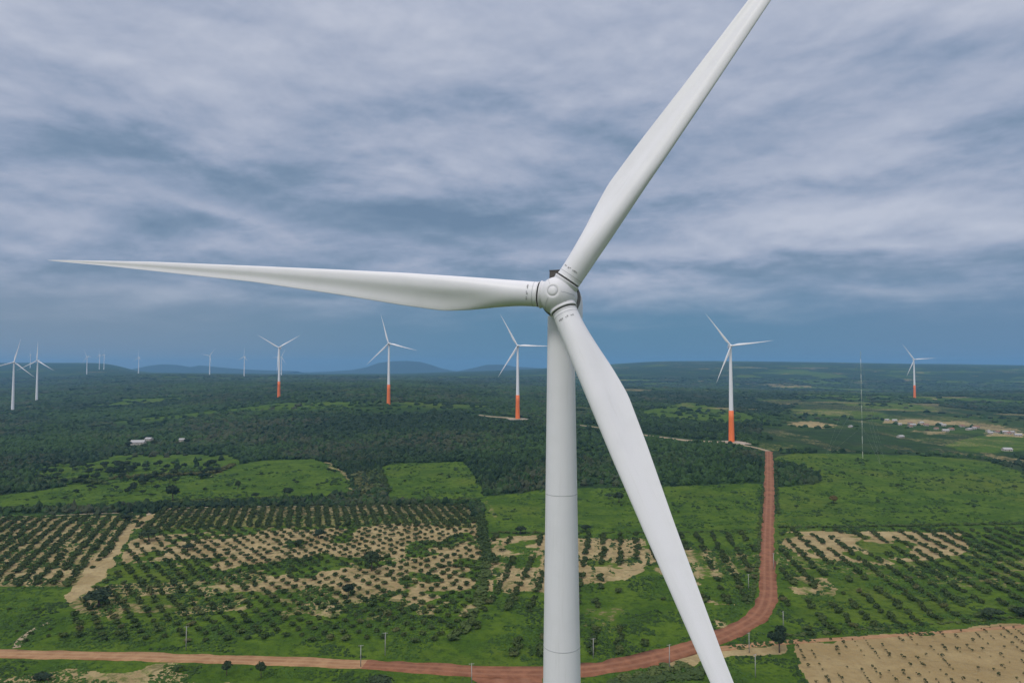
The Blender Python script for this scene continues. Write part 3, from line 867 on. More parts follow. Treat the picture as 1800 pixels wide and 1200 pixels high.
# ------------------------------------------------------------------ utility poles
def pole_proto(px, py, h, rz, label):
    x, y = at(px, py)
    root = empty('utility_pole', (x, y, float(T(x, y)) - .05), (0, 0, rz))
    tag(root, label, 'utility pole', 'utility poles along the dirt roads')
    b = MB(); b.tube((0, 0, 0), (0, 0, h), .22, .14, 10); b.build('pole', M['concrete'], root)
    b = MB(); b.box((0, .18, h - .35), (2.4, .12, .14)); b.build('crossarm', M['concrete'], root)
    for q in (-1.05, 0, 1.05):
        MB().lathe([(.0, h - .28), (.09, h - .27), (.05, h - .2), (.09, h - .15), (.05, h - .08), (.0, h - .02)], 8, Matrix.Translation((q, .18, 0))).build('insulator', M['dark'], root)
    return root
for px, py, ptop, rz, lab in [
    (327, 1142, 1101, .1, 'grey pole standing at the edge of the pale road, farthest left of all the poles'),
    (634, 1171, 1134, .2, 'concrete pole on the near side of the road where it turns from tan to red'),
    (677, 1151, 1112, .1, 'whitish pole out in the green field just beyond the road, left of the huge tower'),
    (829, 1203, 1166, .2, 'pole at the bottom edge in front of the red dirt junction left of the tower'),
    (1043, 1156, 1122, .2, 'thin pole in the green field just right of the huge tower'),
    (1177, 1176, 1133, .4, 'pole below the red road, left of the lowest blade tip'),
    (1317, 1146, 1112, .6, 'pole on the sandy verge inside the bend of the road'),
    (1328, 1190, 1150, .6, 'nearest pole on the grass right of the lowest blade tip'),
    (1316, 1036, 1009, .3, 'distant pole beside the straight red road, in the orchard on its left'),
    (1377, 1102, 1074, .9, 'pole beside the lone tree on the outside of the road bend'),
    (1360, 1000, 972, .3, 'thin pole close to the right edge of the straight red road')]:
    x, y = at(px, py)
    pole_proto(px, py, (py - ptop) / 1200 * y * 1.0, rz, lab)

# ------------------------------------------------------------------ houses
def house(px, py, w, d, h, rz, label, roofm, nwin=2, group=None):
    x, y = at(px, py)
    root = empty('house', (x, y, float(T(x, y)) - .3), (0, 0, rz))
    tag(root, label, 'house', group)
    MB().box((0, 0, h / 2), (w, d, h)).build('wall', M['wall'], root)
    o = .5; rh = d * .26
    V = [(-w / 2 - o, -d / 2 - o, h - .15), (w / 2 + o, -d / 2 - o, h - .15), (w / 2 + o, d / 2 + o, h - .15), (-w / 2 - o, d / 2 + o, h - .15),
         (-w / 2 - o, 0, h + rh), (w / 2 + o, 0, h + rh)]
    V += [(a, b, c + .22) for a, b, c in V]
    F = [(0, 4, 5, 1), (3, 2, 5, 4), (6, 7, 11, 10), (9, 10, 11, 8), (0, 1, 7, 6), (2, 3, 9, 8), (0, 6, 10, 4), (4, 10, 9, 3), (1, 5, 11, 7), (5, 2, 8, 11)]
    MB().add(V, F).build('roof', roofm, root)
    MB().add([(-w / 2, -d / 2, h), (-w / 2, d / 2, h), (-w / 2, 0, h + rh), (w / 2, -d / 2, h), (w / 2, d / 2, h), (w / 2, 0, h + rh)], [(0, 2, 1), (3, 4, 5)]).build('gable', M['wall'], root)
    MB().box((w * .1, -d / 2 - .03, 1.1), (1.0, .1, 2.2)).build('door', M['dark'], root)
    for k in range(nwin):
        MB().box((-w * .35 + k * w * .7 / max(1, nwin - 1), -d / 2 - .03, h * .58), (1.2, .1, 1.0)).build('window', M['glass'], root)
house(243, 781, 21, 12, 4.6, .15, 'largest pale farmhouse in the dark trees on the left', M['roof_w'], 3)
house(262, 774, 11, 8, 3.6, -.2, 'low pale annex just right of the large farmhouse in the trees', M['roof_w'])
house(320, 776, 8, 7, 4.2, .1, 'tiny white hut alone in the trees right of the farmhouse', M['roof_w'])
HS = [(1582, 747, 'white roofed house at the left end of the village', 1), (1600, 745, 'clay roofed house near the left end of the village', 0),
      (1628, 748, 'small house with clay roof below the bare strip in the village', 0), (1652, 746, 'pale sheet roofed house in the middle of the village', 1),
      (1662, 758, 'pale roofed house nearest the camera in the village', 1), (1690, 750, 'clay roofed house right of the middle of the village', 0),
      (1712, 754, 'small pale roofed house among trees on the right of the village', 1), (1741, 762, 'long pale roofed house beside the right hand clearing', 1),
      (1772, 763, 'clay roofed house at the right hand clearing', 0), (1790, 766, 'pale roofed house at the right edge of the picture', 1),
      (1583, 769, 'lone white hut in the trees below the village', 1), (1770, 792, 'white roofed shed on the green slope at the far right', 1),
      (1495, 751, 'pale roofed house at the track left of the village', 1)]
rv = random.Random(4)
for k in range(16):
    t_ = (k + rv.random()) / 16
    HS.append((1555 + 245 * t_, 742 + 20 * t_ + rv.uniform(-4, 7), 'one of the tiny pale houses strung through the village trees', rv.random() < .6))
for i, (a, b_, lab, wq) in enumerate(HS):
    house(a, b_, 7 + (i * 37 % 6), 6 + i % 3, 3.0, (i * .7) % 1.2 - .6, lab, M['roof_w'] if wq else M['roof'], group='tiny houses in the village' if 'one of' in lab else None)

# ------------------------------------------------------------------ vegetation builders
def ico(sub):
    import bmesh
    bm = bmesh.new(); bmesh.ops.create_icosphere(bm, subdivisions=sub, radius=1)
    V = np.array([v.co[:] for v in bm.verts]); F = np.array([[v.index for v in f.verts] for f in bm.faces]); bm.free()
    return V, F
ICO2 = ico(2)
def leaf_crown(seed, rx, rz, z0, nl, ls, lobes=7, flat=.8, core=True):
    """quads of leaf clumps over several lobes plus a rough inner mass"""
    rs = np.random.RandomState(seed)
    V = []; F = []
    L = []
    for k in range(lobes):
        a = rs.rand() * 6.283; q = rs.rand() ** .6 * .55
        L.append((np.array([math.cos(a) * q * rx, math.sin(a) * q * rx, z0 + rz * (.8 + .75 * rs.rand() * (1 - q))]), rx * (.38 + .25 * rs.rand()), rz * (.42 + .25 * rs.rand())))
    for k in range(nl):
        c, ra, rb = L[rs.randint(lobes)]
        d = rs.randn(3); d /= np.linalg.norm(d)
        if d[2] < -.35: d[2] *= -1
        q = .72 + .42 * rs.rand()
        p = c + d * np.array([ra, ra, rb]) * q
        n = d + rs.randn(3) * .45; n /= np.linalg.norm(n)
        t = np.cross(n, rs.randn(3)); t /= np.linalg.norm(t); u = np.cross(n, t)
        s = ls * (.6 + .8 * rs.rand())
        b = len(V)
        V += [p - t * s * .5, p + u * s * .36 + n * s * .12, p + t * s * .5, p - u * s * .36 + n * s * .12]
        F.append((b, b + 1, b + 2, b + 3))
    tris = []
    if core:
        for c, ra, rb in L:
            iv = ICO2[0] * (1 + .22 * rs.randn(len(ICO2[0]))[:, None]) * np.array([ra, ra, rb]) * .78 + c
            iv[:, 2] = np.maximum(iv[:, 2], z0 * .5)
            b = len(V); V += list(iv); tris += [tuple(b + i for i in f) for f in ICO2[1]]
    return V, F + tris
def crown_me(name, *a, **k):
    V, F = leaf_crown(*a, **k)
    me = bpy.data.meshes.new(name); me.from_pydata([tuple(v) for v in V], [], F); me.update()
    return me
def trunk_me(seed, h, r, spread):
    rs = random.Random(seed); b = MB()
    top = Vector((rs.uniform(-.2, .2), rs.uniform(-.2, .2), h * .55))
    b.tube((0, 0, -.2), top, r, r * .7, 8)
    for k in range(4):
        a = k * 1.57 + rs.random()
        b.tube(top * .9, top + Vector((math.cos(a) * spread * .5, math.sin(a) * spread * .5, h * .35)), r * .5, r * .2, 6)
    return b.mesh('trunk')

# tree prototypes: (crown mesh, trunk mesh), unit about 8 m tall, 7 m wide
TREEM = []
for k in range(5):
    TREEM.append((crown_me('crown', 40 + k, 3.4, 2.4, 2.0, 420, .85, lobes=8), trunk_me(k, 5.5, .28, 3.0)))
used = set()
def tree(px, py, hgt, wid, label, mat='tree', group=None, k=0, world=None, name='tree'):
    x, y = at(px, py) if world is None else world
    cr, tr = TREEM[k % len(TREEM)]
    root = empty(name, (x, y, float(T(x, y)) - .1), (0, 0, (px * 7.3) % 6.28))
    sx = wid / 7.6; sz = hgt / 7.8
    root.scale = (sx, sx, sz)
    tag(root, label, 'tree', group)
    key = (k % len(TREEM), mat)
    c = cr.copy() if key not in used else None
    if c is not None:
        c.materials.append(M[mat]); used.add(key); TREE_CACHE[key] = c
    o = bpy.data.objects.new('crown', TREE_CACHE[key]); COL.objects.link(o); o.parent = root
    if not tr.materials: tr.materials.append(M['bark'])
    o2 = bpy.data.objects.new('trunk', tr); COL.objects.link(o2); o2.parent = root
    return root
TREE_CACHE = {}
def pxm(px, py, n): return n / 1200 * at(px, py)[1]     # n photo pixels at that spot, in metres

NOTABLE = [ # px, base y, height px, width px, label, material
    (653, 1003, 40, 36, 'biggest dark round tree standing among the orchard rows', 'tree'),
    (612, 1050, 30, 25, 'dark green rounded tree below the biggest one in the orchard', 'tree'),
    (174, 1066, 36, 62, 'broad low dark thicket tree at the foot of the sandy lane', 'tree'),
    (505, 873, 20, 24, 'round dark tree on the pale green meadow, right of its smaller neighbour', 'tree'),
    (449, 877, 15, 16, 'small round dark tree on the meadow left of the rounder one', 'tree'),
    (304, 881, 34, 30, 'tall dark tree at the head of the sandy lane', 'tree'),
    (418, 861, 20, 12, 'narrow upright dark tree in the middle of the left meadow', 'tree'),
    (1466, 885, 17, 20, 'rusty brown tree alone on the bright meadow right of the road', 'tree_b'),
    (1088, 883, 22, 24, 'dark tree alone on the meadow between the huge tower and the lowest blade', 'tree'),
    (1370, 1146, 46, 40, 'dense green tree by the corner of the sandy field', 'tree'),
    (1372, 1118, 22, 24, 'smaller bushy tree behind the dense one at the sandy field corner', 'tree'),
    (398, 1186, 30, 24, 'dark tree on the near side of the pale road, left of a pair', 'tree'),
    (459, 1190, 32, 22, 'dark tree on the near side of the pale road, right of a pair', 'tree'),
    (665, 1214, 30, 60, 'wide bush at the bottom edge below the road', 'tree'),
    (314, 1180, 16, 18, 'small light shrub tree on the verge left of the pair', 'tree_l'),
    (262, 950, 24, 36, 'dark bush tree right beside the upper sandy lane', 'tree'),
    (222, 918, 18, 24, 'dark tree at the top of the left orchard by the hedge', 'tree'),
    (525, 960, 14, 22, 'bushy dark tree in the middle of the pale sandy rows', 'tree'),
    (560, 945, 18, 26, 'dark grey green tree on the sandy orchard, above its centre', 'tree'),
    (1742, 1086, 22, 44, 'broad dark bush at the top edge of the sandy field', 'tree'),
    (1795, 1084, 20, 36, 'dark bush at the right end of the sandy field edge', 'tree'),
    (1400, 893, 8, 10, 'tiny shrub tree beside the red road on the bright meadow', 'tree'),
    (915, 938, 16, 26, 'dark bushy tree at the hedge just left of the huge tower', 'tree'),
    (1030, 934, 14, 24, 'dark bushy tree at the hedge just right of the huge tower', 'tree'),
    (70, 1196, 14, 40, 'low dark bush in the bottom left corner', 'tree'),
    (330, 966, 12, 24, 'green bush tree at the left side of the sandy rows', 'tree'),
    (1070, 876, 10, 16, 'low dark shrub left of the lone tree on the centre meadow', 'tree'),
    (1108, 876, 10, 14, 'low dark shrub right of the lone tree on the centre meadow', 'tree')]
for i, (px, py, h, w, lab, mt) in enumerate(NOTABLE):
    tree(px, py, pxm(px, py, h), pxm(px, py, w), lab, mt, k=i)

for i, (px, py, h, w, lab) in enumerate([(226, 785, 11, 14, 'dark tree at the left corner of the large farmhouse'), (236, 789, 9, 13, 'low dark tree in front of the large farmhouse'),
        (254, 788, 10, 15, 'dark tree in front of the farmhouse annex'), (272, 782, 11, 16, 'dark tree right of the farmhouse annex'), (330, 780, 11, 13, 'dark tree right beside the tiny white hut')]):
    tree(px, py, pxm(px, py, h), pxm(px, py, w), lab, 'tree', k=i)
# scattered trees on the left meadow and scrub
rs = random.Random(11)
SC = []
for poly, n, smin, smax in (([(60, 850), (90, 818), (380, 815), (385, 838), (300, 850), (190, 852)], 110, 6, 12),
                            ([(0, 860), (100, 850), (300, 850), (300, 872), (0, 885)], 16, 5, 9),
                            ([(330, 850), (600, 820), (610, 862), (340, 872)], 9, 4, 7),
                            ([(1380, 800), (1800, 820), (1800, 915), (1380, 915)], 14, 3, 7),
                            ([(880, 880), (1330, 870), (1330, 930), (880, 930)], 8, 3, 5),
                            ([(690, 820), (830, 820), (840, 875), (690, 875)], 5, 3, 5)):
    wp = P(poly); xs = [p[0] for p in wp]; ysx = [p[1] for p in wp]; c = 0
    while c < n:
        x, y = rs.uniform(min(xs), max(xs)), rs.uniform(min(ysx), max(ysx))
        if inpoly(np.array([x]), np.array([y]), wp)[0]:
            SC.append((x, y, rs.uniform(smin, smax))); c += 1
# a diagonal line of trees
for t in np.linspace(0, 1, 9):
    a = at(225 + 65 * t, 868 - 36 * t); SC.append((a[0] + rs.uniform(-2, 2), a[1] + rs.uniform(-3, 3), rs.uniform(8, 12)))
for i, (x, y, s_) in enumerate(SC):
    tree(i * 13.7, 0, s_ * rs.uniform(.65, .95), s_, 'dark scattered tree dotted over the open green grassland', 'tree', 'scattered trees on the meadows', k=i, world=(x, y))

# hedgerows: each one a thing
def hedge(pix, width, height, label, gap=.0, seed=0, world=False):
    L = smooth_line(P(pix), 2.6); rs = np.random.RandomState(seed + 70)
    V = []; F3 = []; F4 = []
    base = [leaf_crown(900 + q, 1, .75, .0, 34, .55, lobes=3) for q in range(4)]
    VV = []; FF = []
    for i, p in enumerate(L):
        if rs.rand() < gap: continue
        for r_ in range(max(1, int(width / 3.2))):
            ox = rs.uniform(-.5, .5) * width * .7; oy = rs.uniform(-.5, .5) * width * .7
            s = (1.5 + 1.3 * rs.rand()) * (.7 + .1 * width)
            hh = height * (.55 + .7 * rs.rand())
            bv, bf = base[rs.randint(4)]
            a = rs.rand() * 6.28; ca, sa = math.cos(a), math.sin(a)
            bv = np.array(bv)
            x = p[0] + ox; y = p[1] + oy; z = float(T(x, y)) - .1
            w = np.stack([x + (bv[:, 0] * ca - bv[:, 1] * sa) * s, y + (bv[:, 0] * sa + bv[:, 1] * ca) * s, z + bv[:, 2] * hh / 1.9], 1)
            b = len(VV); VV += [tuple(v) for v in w]; FF += [tuple(b + k for k in f) for f in bf]
    me = bpy.data.meshes.new('hedgerow'); me.from_pydata(VV, [], FF); me.update()
    tag(mesh_obj('hedgerow', me, M['shrub']), label, 'hedge')
hedge([(-60, 900), (60, 896), (150, 893), (240, 890), (290, 884)], 12, 4.2, 'long dark hedge behind the left orchard, under the green meadow', seed=1)
hedge([(310, 884), (420, 880), (520, 878), (640, 880), (740, 882), (830, 880)], 10, 4.4, 'long dark hedge along the back of the main orchard', seed=2)
hedge([(838, 888), (846, 920), (850, 950), (856, 985)], 8, 4, 'dark hedge running down between the main orchard and the plot beside the tower', seed=3)
hedge([(856, 985), (852, 1015), (842, 1060), (820, 1100), (800, 1122)], 7, 2.8, 'lower ragged part of the hedge dividing the orchards left of the tower', .15, seed=4)
hedge([(770, 994), (800, 996), (850, 998)], 5, 2.6, 'short hedge spur reaching into the main orchard', seed=5)
hedge([(862, 936), (930, 937), (1020, 936)], 4, 2.2, 'low hedge at the edge of the meadow behind the huge tower', seed=6)
hedge([(1060, 936), (1200, 935), (1330, 931)], 2.6, 1.6, 'thin low hedge between the centre meadow and the orchard left of the red road', .2, seed=7)
hedge([(1372, 927), (1500, 926), (1650, 923), (1860, 919)], 6, 2.6, 'long dark hedge between the bright meadow and the orchard right of the road', seed=8)
hedge([(1342, 860), (1338, 900), (1334, 960), (1328, 1020), (1318, 1062)], 2.6, 1.7, 'thin verge hedge along the left side of the straight red road', .25, seed=9)
hedge([(1364, 810), (1366, 860), (1368, 905)], 3, 2.0, 'verge hedge along the far right side of the straight red road', .2, seed=10)
hedge([(1384, 1117), (1500, 1108), (1650, 1096), (1800, 1084)], 2.2, 1.2, 'thin ragged hedge along the top of the sandy field', .3, seed=11)
hedge([(655, 825), (662, 845), (668, 868)], 20, 5, 'dark belt of trees between the two light green meadows', seed=12)
hedge([(630, 835), (642, 850), (650, 872)], 22, 5, 'dark belt of bushes beside the pale curved track', seed=13)
hedge([(1100, 1196), (1160, 1180), (1210, 1170)], 7, 2.2, 'low hedge below the red road right of the tower', 0, seed=14)
hedge([(1085, 1206), (1140, 1198), (1190, 1190), (1240, 1180)], 11, 2.0, 'lower bushy strip in the bottom verge left of the lowest blade tip', 0, seed=15)
hedge([(200, 842), (300, 836), (370, 832), (410, 818)], 10, 5, 'dark tree belt above the left meadow', seed=16)
hedge([(0, 852), (60, 850), (130, 846), (180, 850)], 14, 5, 'dark tree belt at the left edge above the meadow', seed=17)

# ------------------------------------------------------------------ orchards
SHR = []
def lattice(poly, ang, row, ins, stag, size, keep=1.0, jit=.6, seed=0, noise=None):
    rs = np.random.RandomState(seed)
    wp = R_[poly] if isinstance(poly, str) else P(poly)
    xs = np.array([p[0] for p in wp]); ysx = np.array([p[1] for p in wp]); cxm, cym = xs.mean(), ysx.mean()
    rad = math.hypot(xs.max() - xs.min(), ysx.max() - ysx.min()) / 2 + 20
    d = np.array([math.sin(R(ang)), math.cos(R(ang))]); n = np.array([d[1], -d[0]])
    pts = []
    for i in range(int(-rad / row), int(rad / row) + 1):
        for j in range(int(-rad / ins), int(rad / ins) + 1):
            q = n * i * row + d * (j * ins + (ins / 2 if stag and i % 2 else 0)) + rs.randn(2) * jit
            pts.append((cxm + q[0], cym + q[1]))
    pts = np.array(pts)
    m = inpoly(pts[:, 0], pts[:, 1], wp); pts = pts[m]
    k = rs.rand(len(pts)) < keep; pts = pts[k]
    if noise:
        g = fbm(pts[:, 0], pts[:, 1], noise[0], 3, 30 + seed); pts = pts[g > noise[1]]
    for p in pts:
        SHR.append((p[0], p[1], size * (.72 + .5 * rs.rand()), rs.rand() * 6.28))
lattice('plot_left', -22, 9.0, 3.2, False, 5.9, .93, .6, 1, (45, .30))
lattice('band_top', -16.7, 8.0, 3.4, False, 6.4, .97, .35, 2)
lattice('plot_main', 82, 7.6, 9.0, True, 5.6, .94, .45, 3)
lattice('plot_center', 9, 12., 4.2, False, 5.6, .80, .6, 4, (40, .36))
lattice('plot_right', 8.3, 12., 4.2, False, 5.8, .84, .6, 5, (40, .32))
lattice([(-60, 1045), (110, 1060), (90, 1128), (-60, 1128)], -17, 9, 9, True, 3.4, .4, 1.5, 6)
rd = smooth_line(P([(1240, 1128), (1300, 1102), (1335, 1078), (1349, 1045), (1349, 1000), (1350, 920)]), 6)
SHR = [s for s in SHR if np.min(np.hypot(rd[:, 0] - s[0], rd[:, 1] - s[1])) > 8]
SHR.sort(key=lambda s: -s[2] / s[1])
SM = []
for q in range(6):
    me = crown_me('orchard_shrub', 600 + q, 1.0, .62, .0, 90, .42, lobes=4); me.materials.append(M['shrub']); SM.append(me)
def plotname(x, y):
    X, Y_ = np.array([x]), np.array([y])
    if inpoly(X, Y_, R_['plot_right'])[0]: return 'dark orchard shrub in a row right of the straight red road', 'shrubs of the orchard right of the road'
    if inpoly(X, Y_, R_['plot_center'])[0]: return 'dark orchard shrub in a row between the huge tower and the red road', 'shrubs of the orchard by the tower'
    if inpoly(X, Y_, R_['plot_left'])[0]: return 'dark orchard shrub in a row of the plot left of the sandy lane', 'shrubs of the orchard left of the lane'
    if inpoly(X, Y_, R_['plot_main'])[0]: return 'round dark orchard shrub in the staggered rows of the main plot', 'shrubs of the main orchard'
    return 'low dark shrub on the green ground at the far left', 'shrubs at the far left'
for i, (x, y, s_, a) in enumerate(SHR[:300]):
    o = bpy.data.objects.new('orchard_shrub', SM[i % 6]); COL.objects.link(o)
    o.location = (x, y, -.1); o.rotation_euler = (0, 0, a); o.scale = (s_ / 2.2, s_ / 2.2, s_ / 2.2 * (.62 + .25 * ((i * 7) % 10) / 10))
    l, g = plotname(x, y); tag(o, l, 'shrub', g)

def merged(items, bases):
    VV = []; FF = []; TT = []; n = 0
    cache = [(np.array(v), np.array([f for f in fs if len(f) == 4]).reshape(-1, 4), np.array([f for f in fs if len(f) == 3]).reshape(-1, 3)) for v, fs in bases]
    for i, (x, y, s_, a, hs) in enumerate(items):
        v, f4, f3 = cache[i % len(cache)]
        ca, sa = math.cos(a), math.sin(a)
        VV.append(np.stack([x + (v[:, 0] * ca - v[:, 1] * sa) * s_, y + (v[:, 0] * sa + v[:, 1] * ca) * s_, float(T(x, y)) - .1 + v[:, 2] * s_ * hs], 1))
        if len(f3):
            FF.append(f3 + n)
        if len(f4):
            FF.append(np.concatenate([f4[:, [0, 1, 2]], f4[:, [0, 2, 3]]]) + n)
        TT.append(np.full(len(v), i)); n += len(v)
    return np.concatenate(VV), np.concatenate(FF), np.concatenate(TT)
rest = SHR[300:]
print('orchard shrubs', len(SHR))
bases = [leaf_crown(650 + q, 1.0, .47, .0, 60, .46, lobes=3) for q in range(6)]
V, F, TI = merged([(x, y, s_ / 2.2, a, 1.0) for x, y, s_, a in rest], bases)
me = raw_mesh('orchard_shrubs', V, F)
q = np.random.RandomState(3).rand(len(rest), 1) * .9
col = np.array([[.036, .062, .015]]) * (1 - q) + np.array([[.078, .104, .026]]) * q
vcol(me, 'tone', col[TI])
tag(mesh_obj('orchard_shrubs', me, M['forest']), 'many more dark shrubs filling the orchard rows farther off', 'shrubs', kind='stuff')

# saplings in the sandy field
rsn = np.random.RandomState(9); SAP = []
wp = R_['sand_field']; d = np.array([math.sin(R(12)), math.cos(R(12))]); n = np.array([d[1], -d[0]])
for i in range(-30, 60):
    for j in range(-50, 60):
        q = np.array([150., 290.]) + n * i * 5.6 + d * j * 2.6 + rsn.randn(2) * .16
        if rsn.rand() < .30 + 1.1 * max(0, vn(i * 3.0, j * .22, 1.0, 9) - .25) and inpoly(np.array([q[0]]), np.array([q[1]]), wp)[0] and vn(q[0], q[1], 12, 3) > .3: SAP.append((q[0], q[1], .5 + 1.0 * rsn.rand(), rsn.rand() * 6))
SAP = [s for s in SAP if abs(s[0] / s[1]) < .80 and s[1] > 270]
SAP.sort(key=lambda s: -s[2] / s[1])
print('saplings', len(SAP))
PM = []
for q in range(4):
    me = crown_me('sapling', 700 + q, .8, .7, .1, 26, .5, lobes=2, core=False); me.materials.append(M['sapling']); PM.append(me)
for i, (x, y, s_, a) in enumerate(SAP[:300]):
    o = bpy.data.objects.new('sapling', PM[i % 4]); COL.objects.link(o)
    o.location = (x, y, 0); o.rotation_euler = (0, 0, a); o.scale = (s_ * .95,) * 3
    tag(o, 'small young plant in the rows of the bare sandy field', 'sapling', 'saplings in the sandy field')
if len(SAP) > 300:
    bases = [leaf_crown(750 + q, .8, .7, .1, 16, .5, lobes=2, core=False) for q in range(4)]
    V, F, TI = merged([(x, y, s_, a, 1.0) for x, y, s_, a in SAP[300:]], bases)
    me = raw_mesh('saplings', V, F); tag(mesh_obj('saplings', me, M['sapling']), 'the smaller remaining seedlings of the sandy field', 'saplings', kind='stuff')

# ------------------------------------------------------------------ scrub forest (uncountable)
def domes(xs, ys, w, h, tone, seed, name, label, cat):
    rs = np.random.RandomState(seed); N = len(xs)
    rings = [(1.0, .0, 6), (.92, .42, 6), (.55, .82, 6), (0, 1.0, 1)]
    tv = []
    for r_, z, n in rings:
        for i in range(n):
            a = 6.283 * (i + (.5 if z == .42 else 0)) / n; tv.append((r_ * math.cos(a), r_ * math.sin(a), z))
    tv = np.array(tv); tf = []
    for k in (0, 6):
        for i in range(6):
            a, b, c, d = k + i, k + (i + 1) % 6, k + 6 + i, k + 6 + (i + 1) % 6
            tf += [(a, b, d), (a, d, c)]
    tf += [(12 + i, 12 + (i + 1) % 6, 18) for i in range(6)]
    tf = np.array(tf)
    a = rs.rand(N) * 6.283; ca, sa = np.cos(a), np.sin(a)
    jit = 1 + .28 * rs.randn(N, len(tv), 3); jit[:, :, 2] = 1 + .18 * rs.randn(N, len(tv))
    v = tv[None] * jit
    X = xs[:, None] + (v[..., 0] * ca[:, None] - v[..., 1] * sa[:, None]) * w[:, None] / 2
    Y = ys[:, None] + (v[..., 0] * sa[:, None] + v[..., 1] * ca[:, None]) * w[:, None] / 2
    Z = T(xs, ys)[:, None] - .3 + v[..., 2] * h[:, None]
    V = np.stack([X, Y, Z], -1).reshape(-1, 3)
    F = (tf[None] + (np.arange(N) * len(tv))[:, None, None]).reshape(-1, 3)
    me = raw_mesh(name, V, F, False)
    vcol(me, 'tone', np.repeat(tone, len(tv), 0))
    tag(mesh_obj(name, me, M['forest']), label, cat, kind='stuff')

def forest():
    rs = np.random.RandomState(21); X = []; Y = []; Wd = []
    y = 600.
    while y < 5200:
        s = max(5.0, y / 165.)
        xs = np.arange(-.80 * y, .80 * y, s)
        X.append(xs + (rs.rand(len(xs)) - .5) * s * 1.1); Y.append(y + (rs.rand(len(xs)) - .5) * s * 1.3); Wd.append(np.full(len(xs), s))
        y += s * 1.05
    X = np.concatenate(X); Y = np.concatenate(Y); Wd = np.concatenate(Wd)
    b, g, r = cover(X, Y)
    rnd = rs.rand(len(X))
    clear = fbm(X, Y, 260, 4, 40)
    near = np.array([T(0, 0)])
    keep = (b < .25) & ((g < .2) | ((g < .65) & (rnd < .04)) | ((Y > 1000) & (rnd < .10) & (b < .6)) | (rnd < .0)) 
    pxx = 900 + 1200 * X / Y
    village = (pxx > 1330) & (Y > 1050) & (Y < 2600)
    keep &= ~((pxx > 1000) & (clear > .60) & (rnd < .75))
    keep &= ~(village & (clear > .50) & (rnd < .6))
    op = inpoly(X, Y, R_['open_scrub']); keep &= ~(op & (fbm(X * .4, Y, 75, 4, 44) + .22 * rnd > .60))
    # only ground beyond the fields
    for nme in ('plot_left', 'plot_main', 'plot_center', 'plot_right', 'band_top', 'sand_lane', 'sand_field', 'green_low', 'mead_center', 'mead_right', 'mead_mid', 'mead_left'):
        m = inpoly(X, Y, R_[nme])
        if nme == 'mead_right': m &= ~inpoly(X, Y, R_['dark_patch'])
        keep &= ~m
    # keep the roads, pads and turbine feet clear
    for line, wd in ((P([(1350, 940), (1352, 900), (1352, 820), (1351.5, 793)]), 10), (P([(1351, 793), (1285, 778), (1210, 774), (1160, 768), (1100, 760), (1018, 747)]), 17), (P([(912, 737), (862, 732), (843, 729.5)]), 24)):
        L = smooth_line(line, 5)
        for p in L: keep &= np.hypot(X - p[0], (Y - p[1]) * .6) > wd
    for t in TURB[:7]:
        ux = ray(t[0], t[1])[0] * t[2]; keep &= np.hypot(X - ux, (Y - t[2]) * (.35 if t[2] < 1400 else .8)) > 14
    for hx, hy in [(243, 783), (320, 776), (262, 774)] + [(h[0], h[1]) for h in HS]:
        p = at(hx, hy); keep &= np.hypot(X - p[0], (Y - p[1] + 9) * .7) > 13
    X, Y, Wd = X[keep], Y[keep], Wd[keep]
    n = len(X); print('forest clumps', n)
    rr = rs.rand(n)
    w = Wd * (1.05 + .75 * rr ** 2); h = np.minimum(2.6 + 2.6 * rs.rand(n) + 2.5 * rr ** 4, w * .9) * (.75 + .7 * fbm(X, Y, 60, 3, 14))
    t1 = fbm(X, Y, 170, 4, 50)[:, None]; t2 = rs.rand(n, 1)
    dark = np.array([[.012, .032, .009]]); mid = np.array([[.036, .078, .014]]); br = np.array([[.066, .070, .036]])
    t3 = fbm(X * .5, Y, 420, 3, 57)[:, None]
    f = np.clip((t1 - .36) * 2.2 + (t3 - .5) * 1.6 + (t2 - .5) * 1.25, 0, 1)
    c = dark * (1 - f) + mid * f
    q = np.clip((fbm(X, Y, 120, 3, 61)[:, None] - .55) * 5, 0, 1) * (rs.rand(n, 1) < .5) * .7
    c = c * (1 - q) + br * q
    domes(X, Y, w, h, c, 5, 'scrub_forest', 'dense dark green scrub woodland covering the plain', 'woodland')
forest()

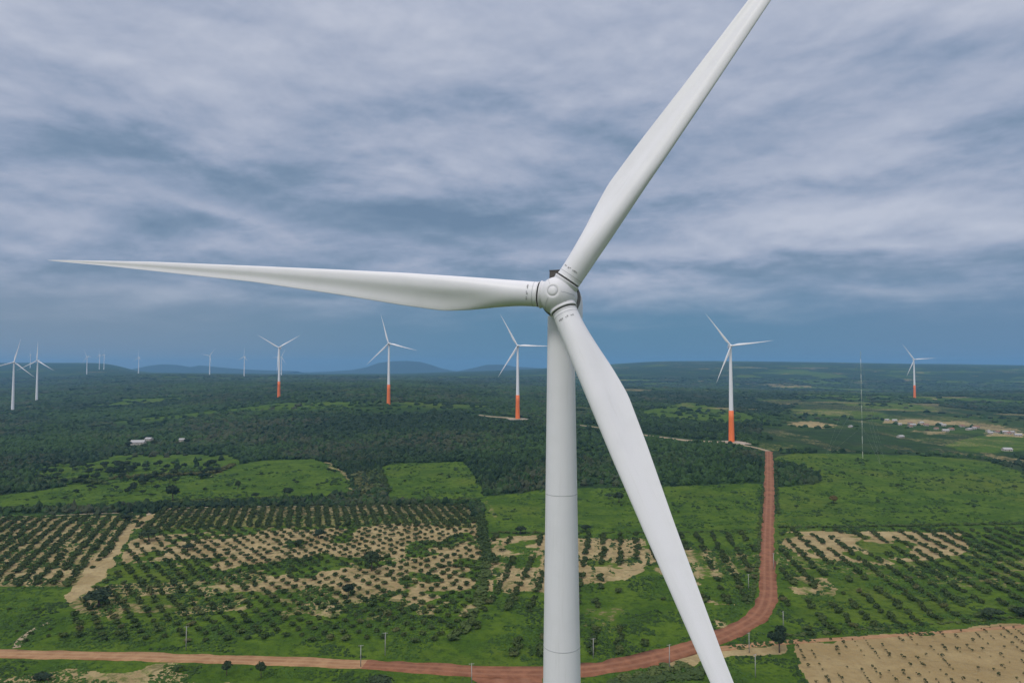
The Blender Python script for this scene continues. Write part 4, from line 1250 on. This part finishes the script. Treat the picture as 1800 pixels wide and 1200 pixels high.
def weeds():
    rs = np.random.RandomState(31); n = 110000
    yy = 1 / (rs.rand(n) * (1 / 270. - 1 / 900.) + 1 / 900.)
    xx = (rs.rand(n) * 2 - 1) * .80 * yy
    b, g, r = cover(xx, yy)
    cl_ = fbm(xx, yy, 16, 3, 70)
    keep = (g > .3) & (r < .1) & (cl_ > .50) & (b < .7)
    big = inpoly(xx, yy, R_['mead_right']) | inpoly(xx, yy, R_['mead_center']) | inpoly(xx, yy, R_['mead_mid']) | inpoly(xx, yy, R_['mead_left'])
    keep &= ~(big & (rs.rand(n) < .30))
    for pts, wd in (([(-140, 1144), (150, 1151), (450, 1160), (640, 1167.5), (850, 1180), (940, 1181), (1010, 1178), (1090, 1168), (1170, 1150), (1240, 1128), (1300, 1102), (1335, 1078), (1349, 1045), (1349, 960), (1352, 860), (1351.5, 793)], 7.5),):
        for p in smooth_line(P(pts), 4): keep &= np.hypot(xx - p[0], yy - p[1]) > wd
    keep &= ~((np.abs(xx - 0) < 22) & (yy < 310))
    xx, yy, g = xx[keep], yy[keep], g[keep]
    m = len(xx); print('weeds', m)
    w = (.7 + 2.0 * rs.rand(m) ** 2) * yy / 400.; h = w * (.22 + .25 * rs.rand(m))
    f = np.clip(fbm(xx, yy, 25, 3, 80)[:, None] * 1.8 - .5 + (rs.rand(m, 1) - .5) * .5, 0, 1)
    c = np.array([[.026, .055, .010]]) * (1 - f) + np.array([[.060, .125, .012]]) * f
    domes(xx, yy, w, h + .25, c, 6, 'weeds', 'low green weeds and brush growing over the fields', 'weeds')
weeds()

# ------------------------------------------------------------------ haze
hb = MB().box((0, 6000, 180), (41000, 24400, 364))
hz = hb.build('haze')
m = bpy.data.materials.new('haze'); m.use_nodes = True
m.node_tree.nodes.remove(m.node_tree.nodes['Principled BSDF'])
pv = m.node_tree.nodes.new('ShaderNodeVolumePrincipled')
pv.inputs['Color'].default_value = (.25, .56, .90, 1)
pv.inputs['Density'].default_value = 6.8e-5
pv.inputs['Anisotropy'].default_value = 0.0
m.node_tree.links.new(pv.outputs[0], m.node_tree.nodes['Material Output'].inputs['Volume'])
hz.data.materials.append(m)
tag(hz, kind='stuff')
hz['label'] = 'thin blue haze in the distant air'
hz['category'] = 'haze'
S.render.engine = 'CYCLES'
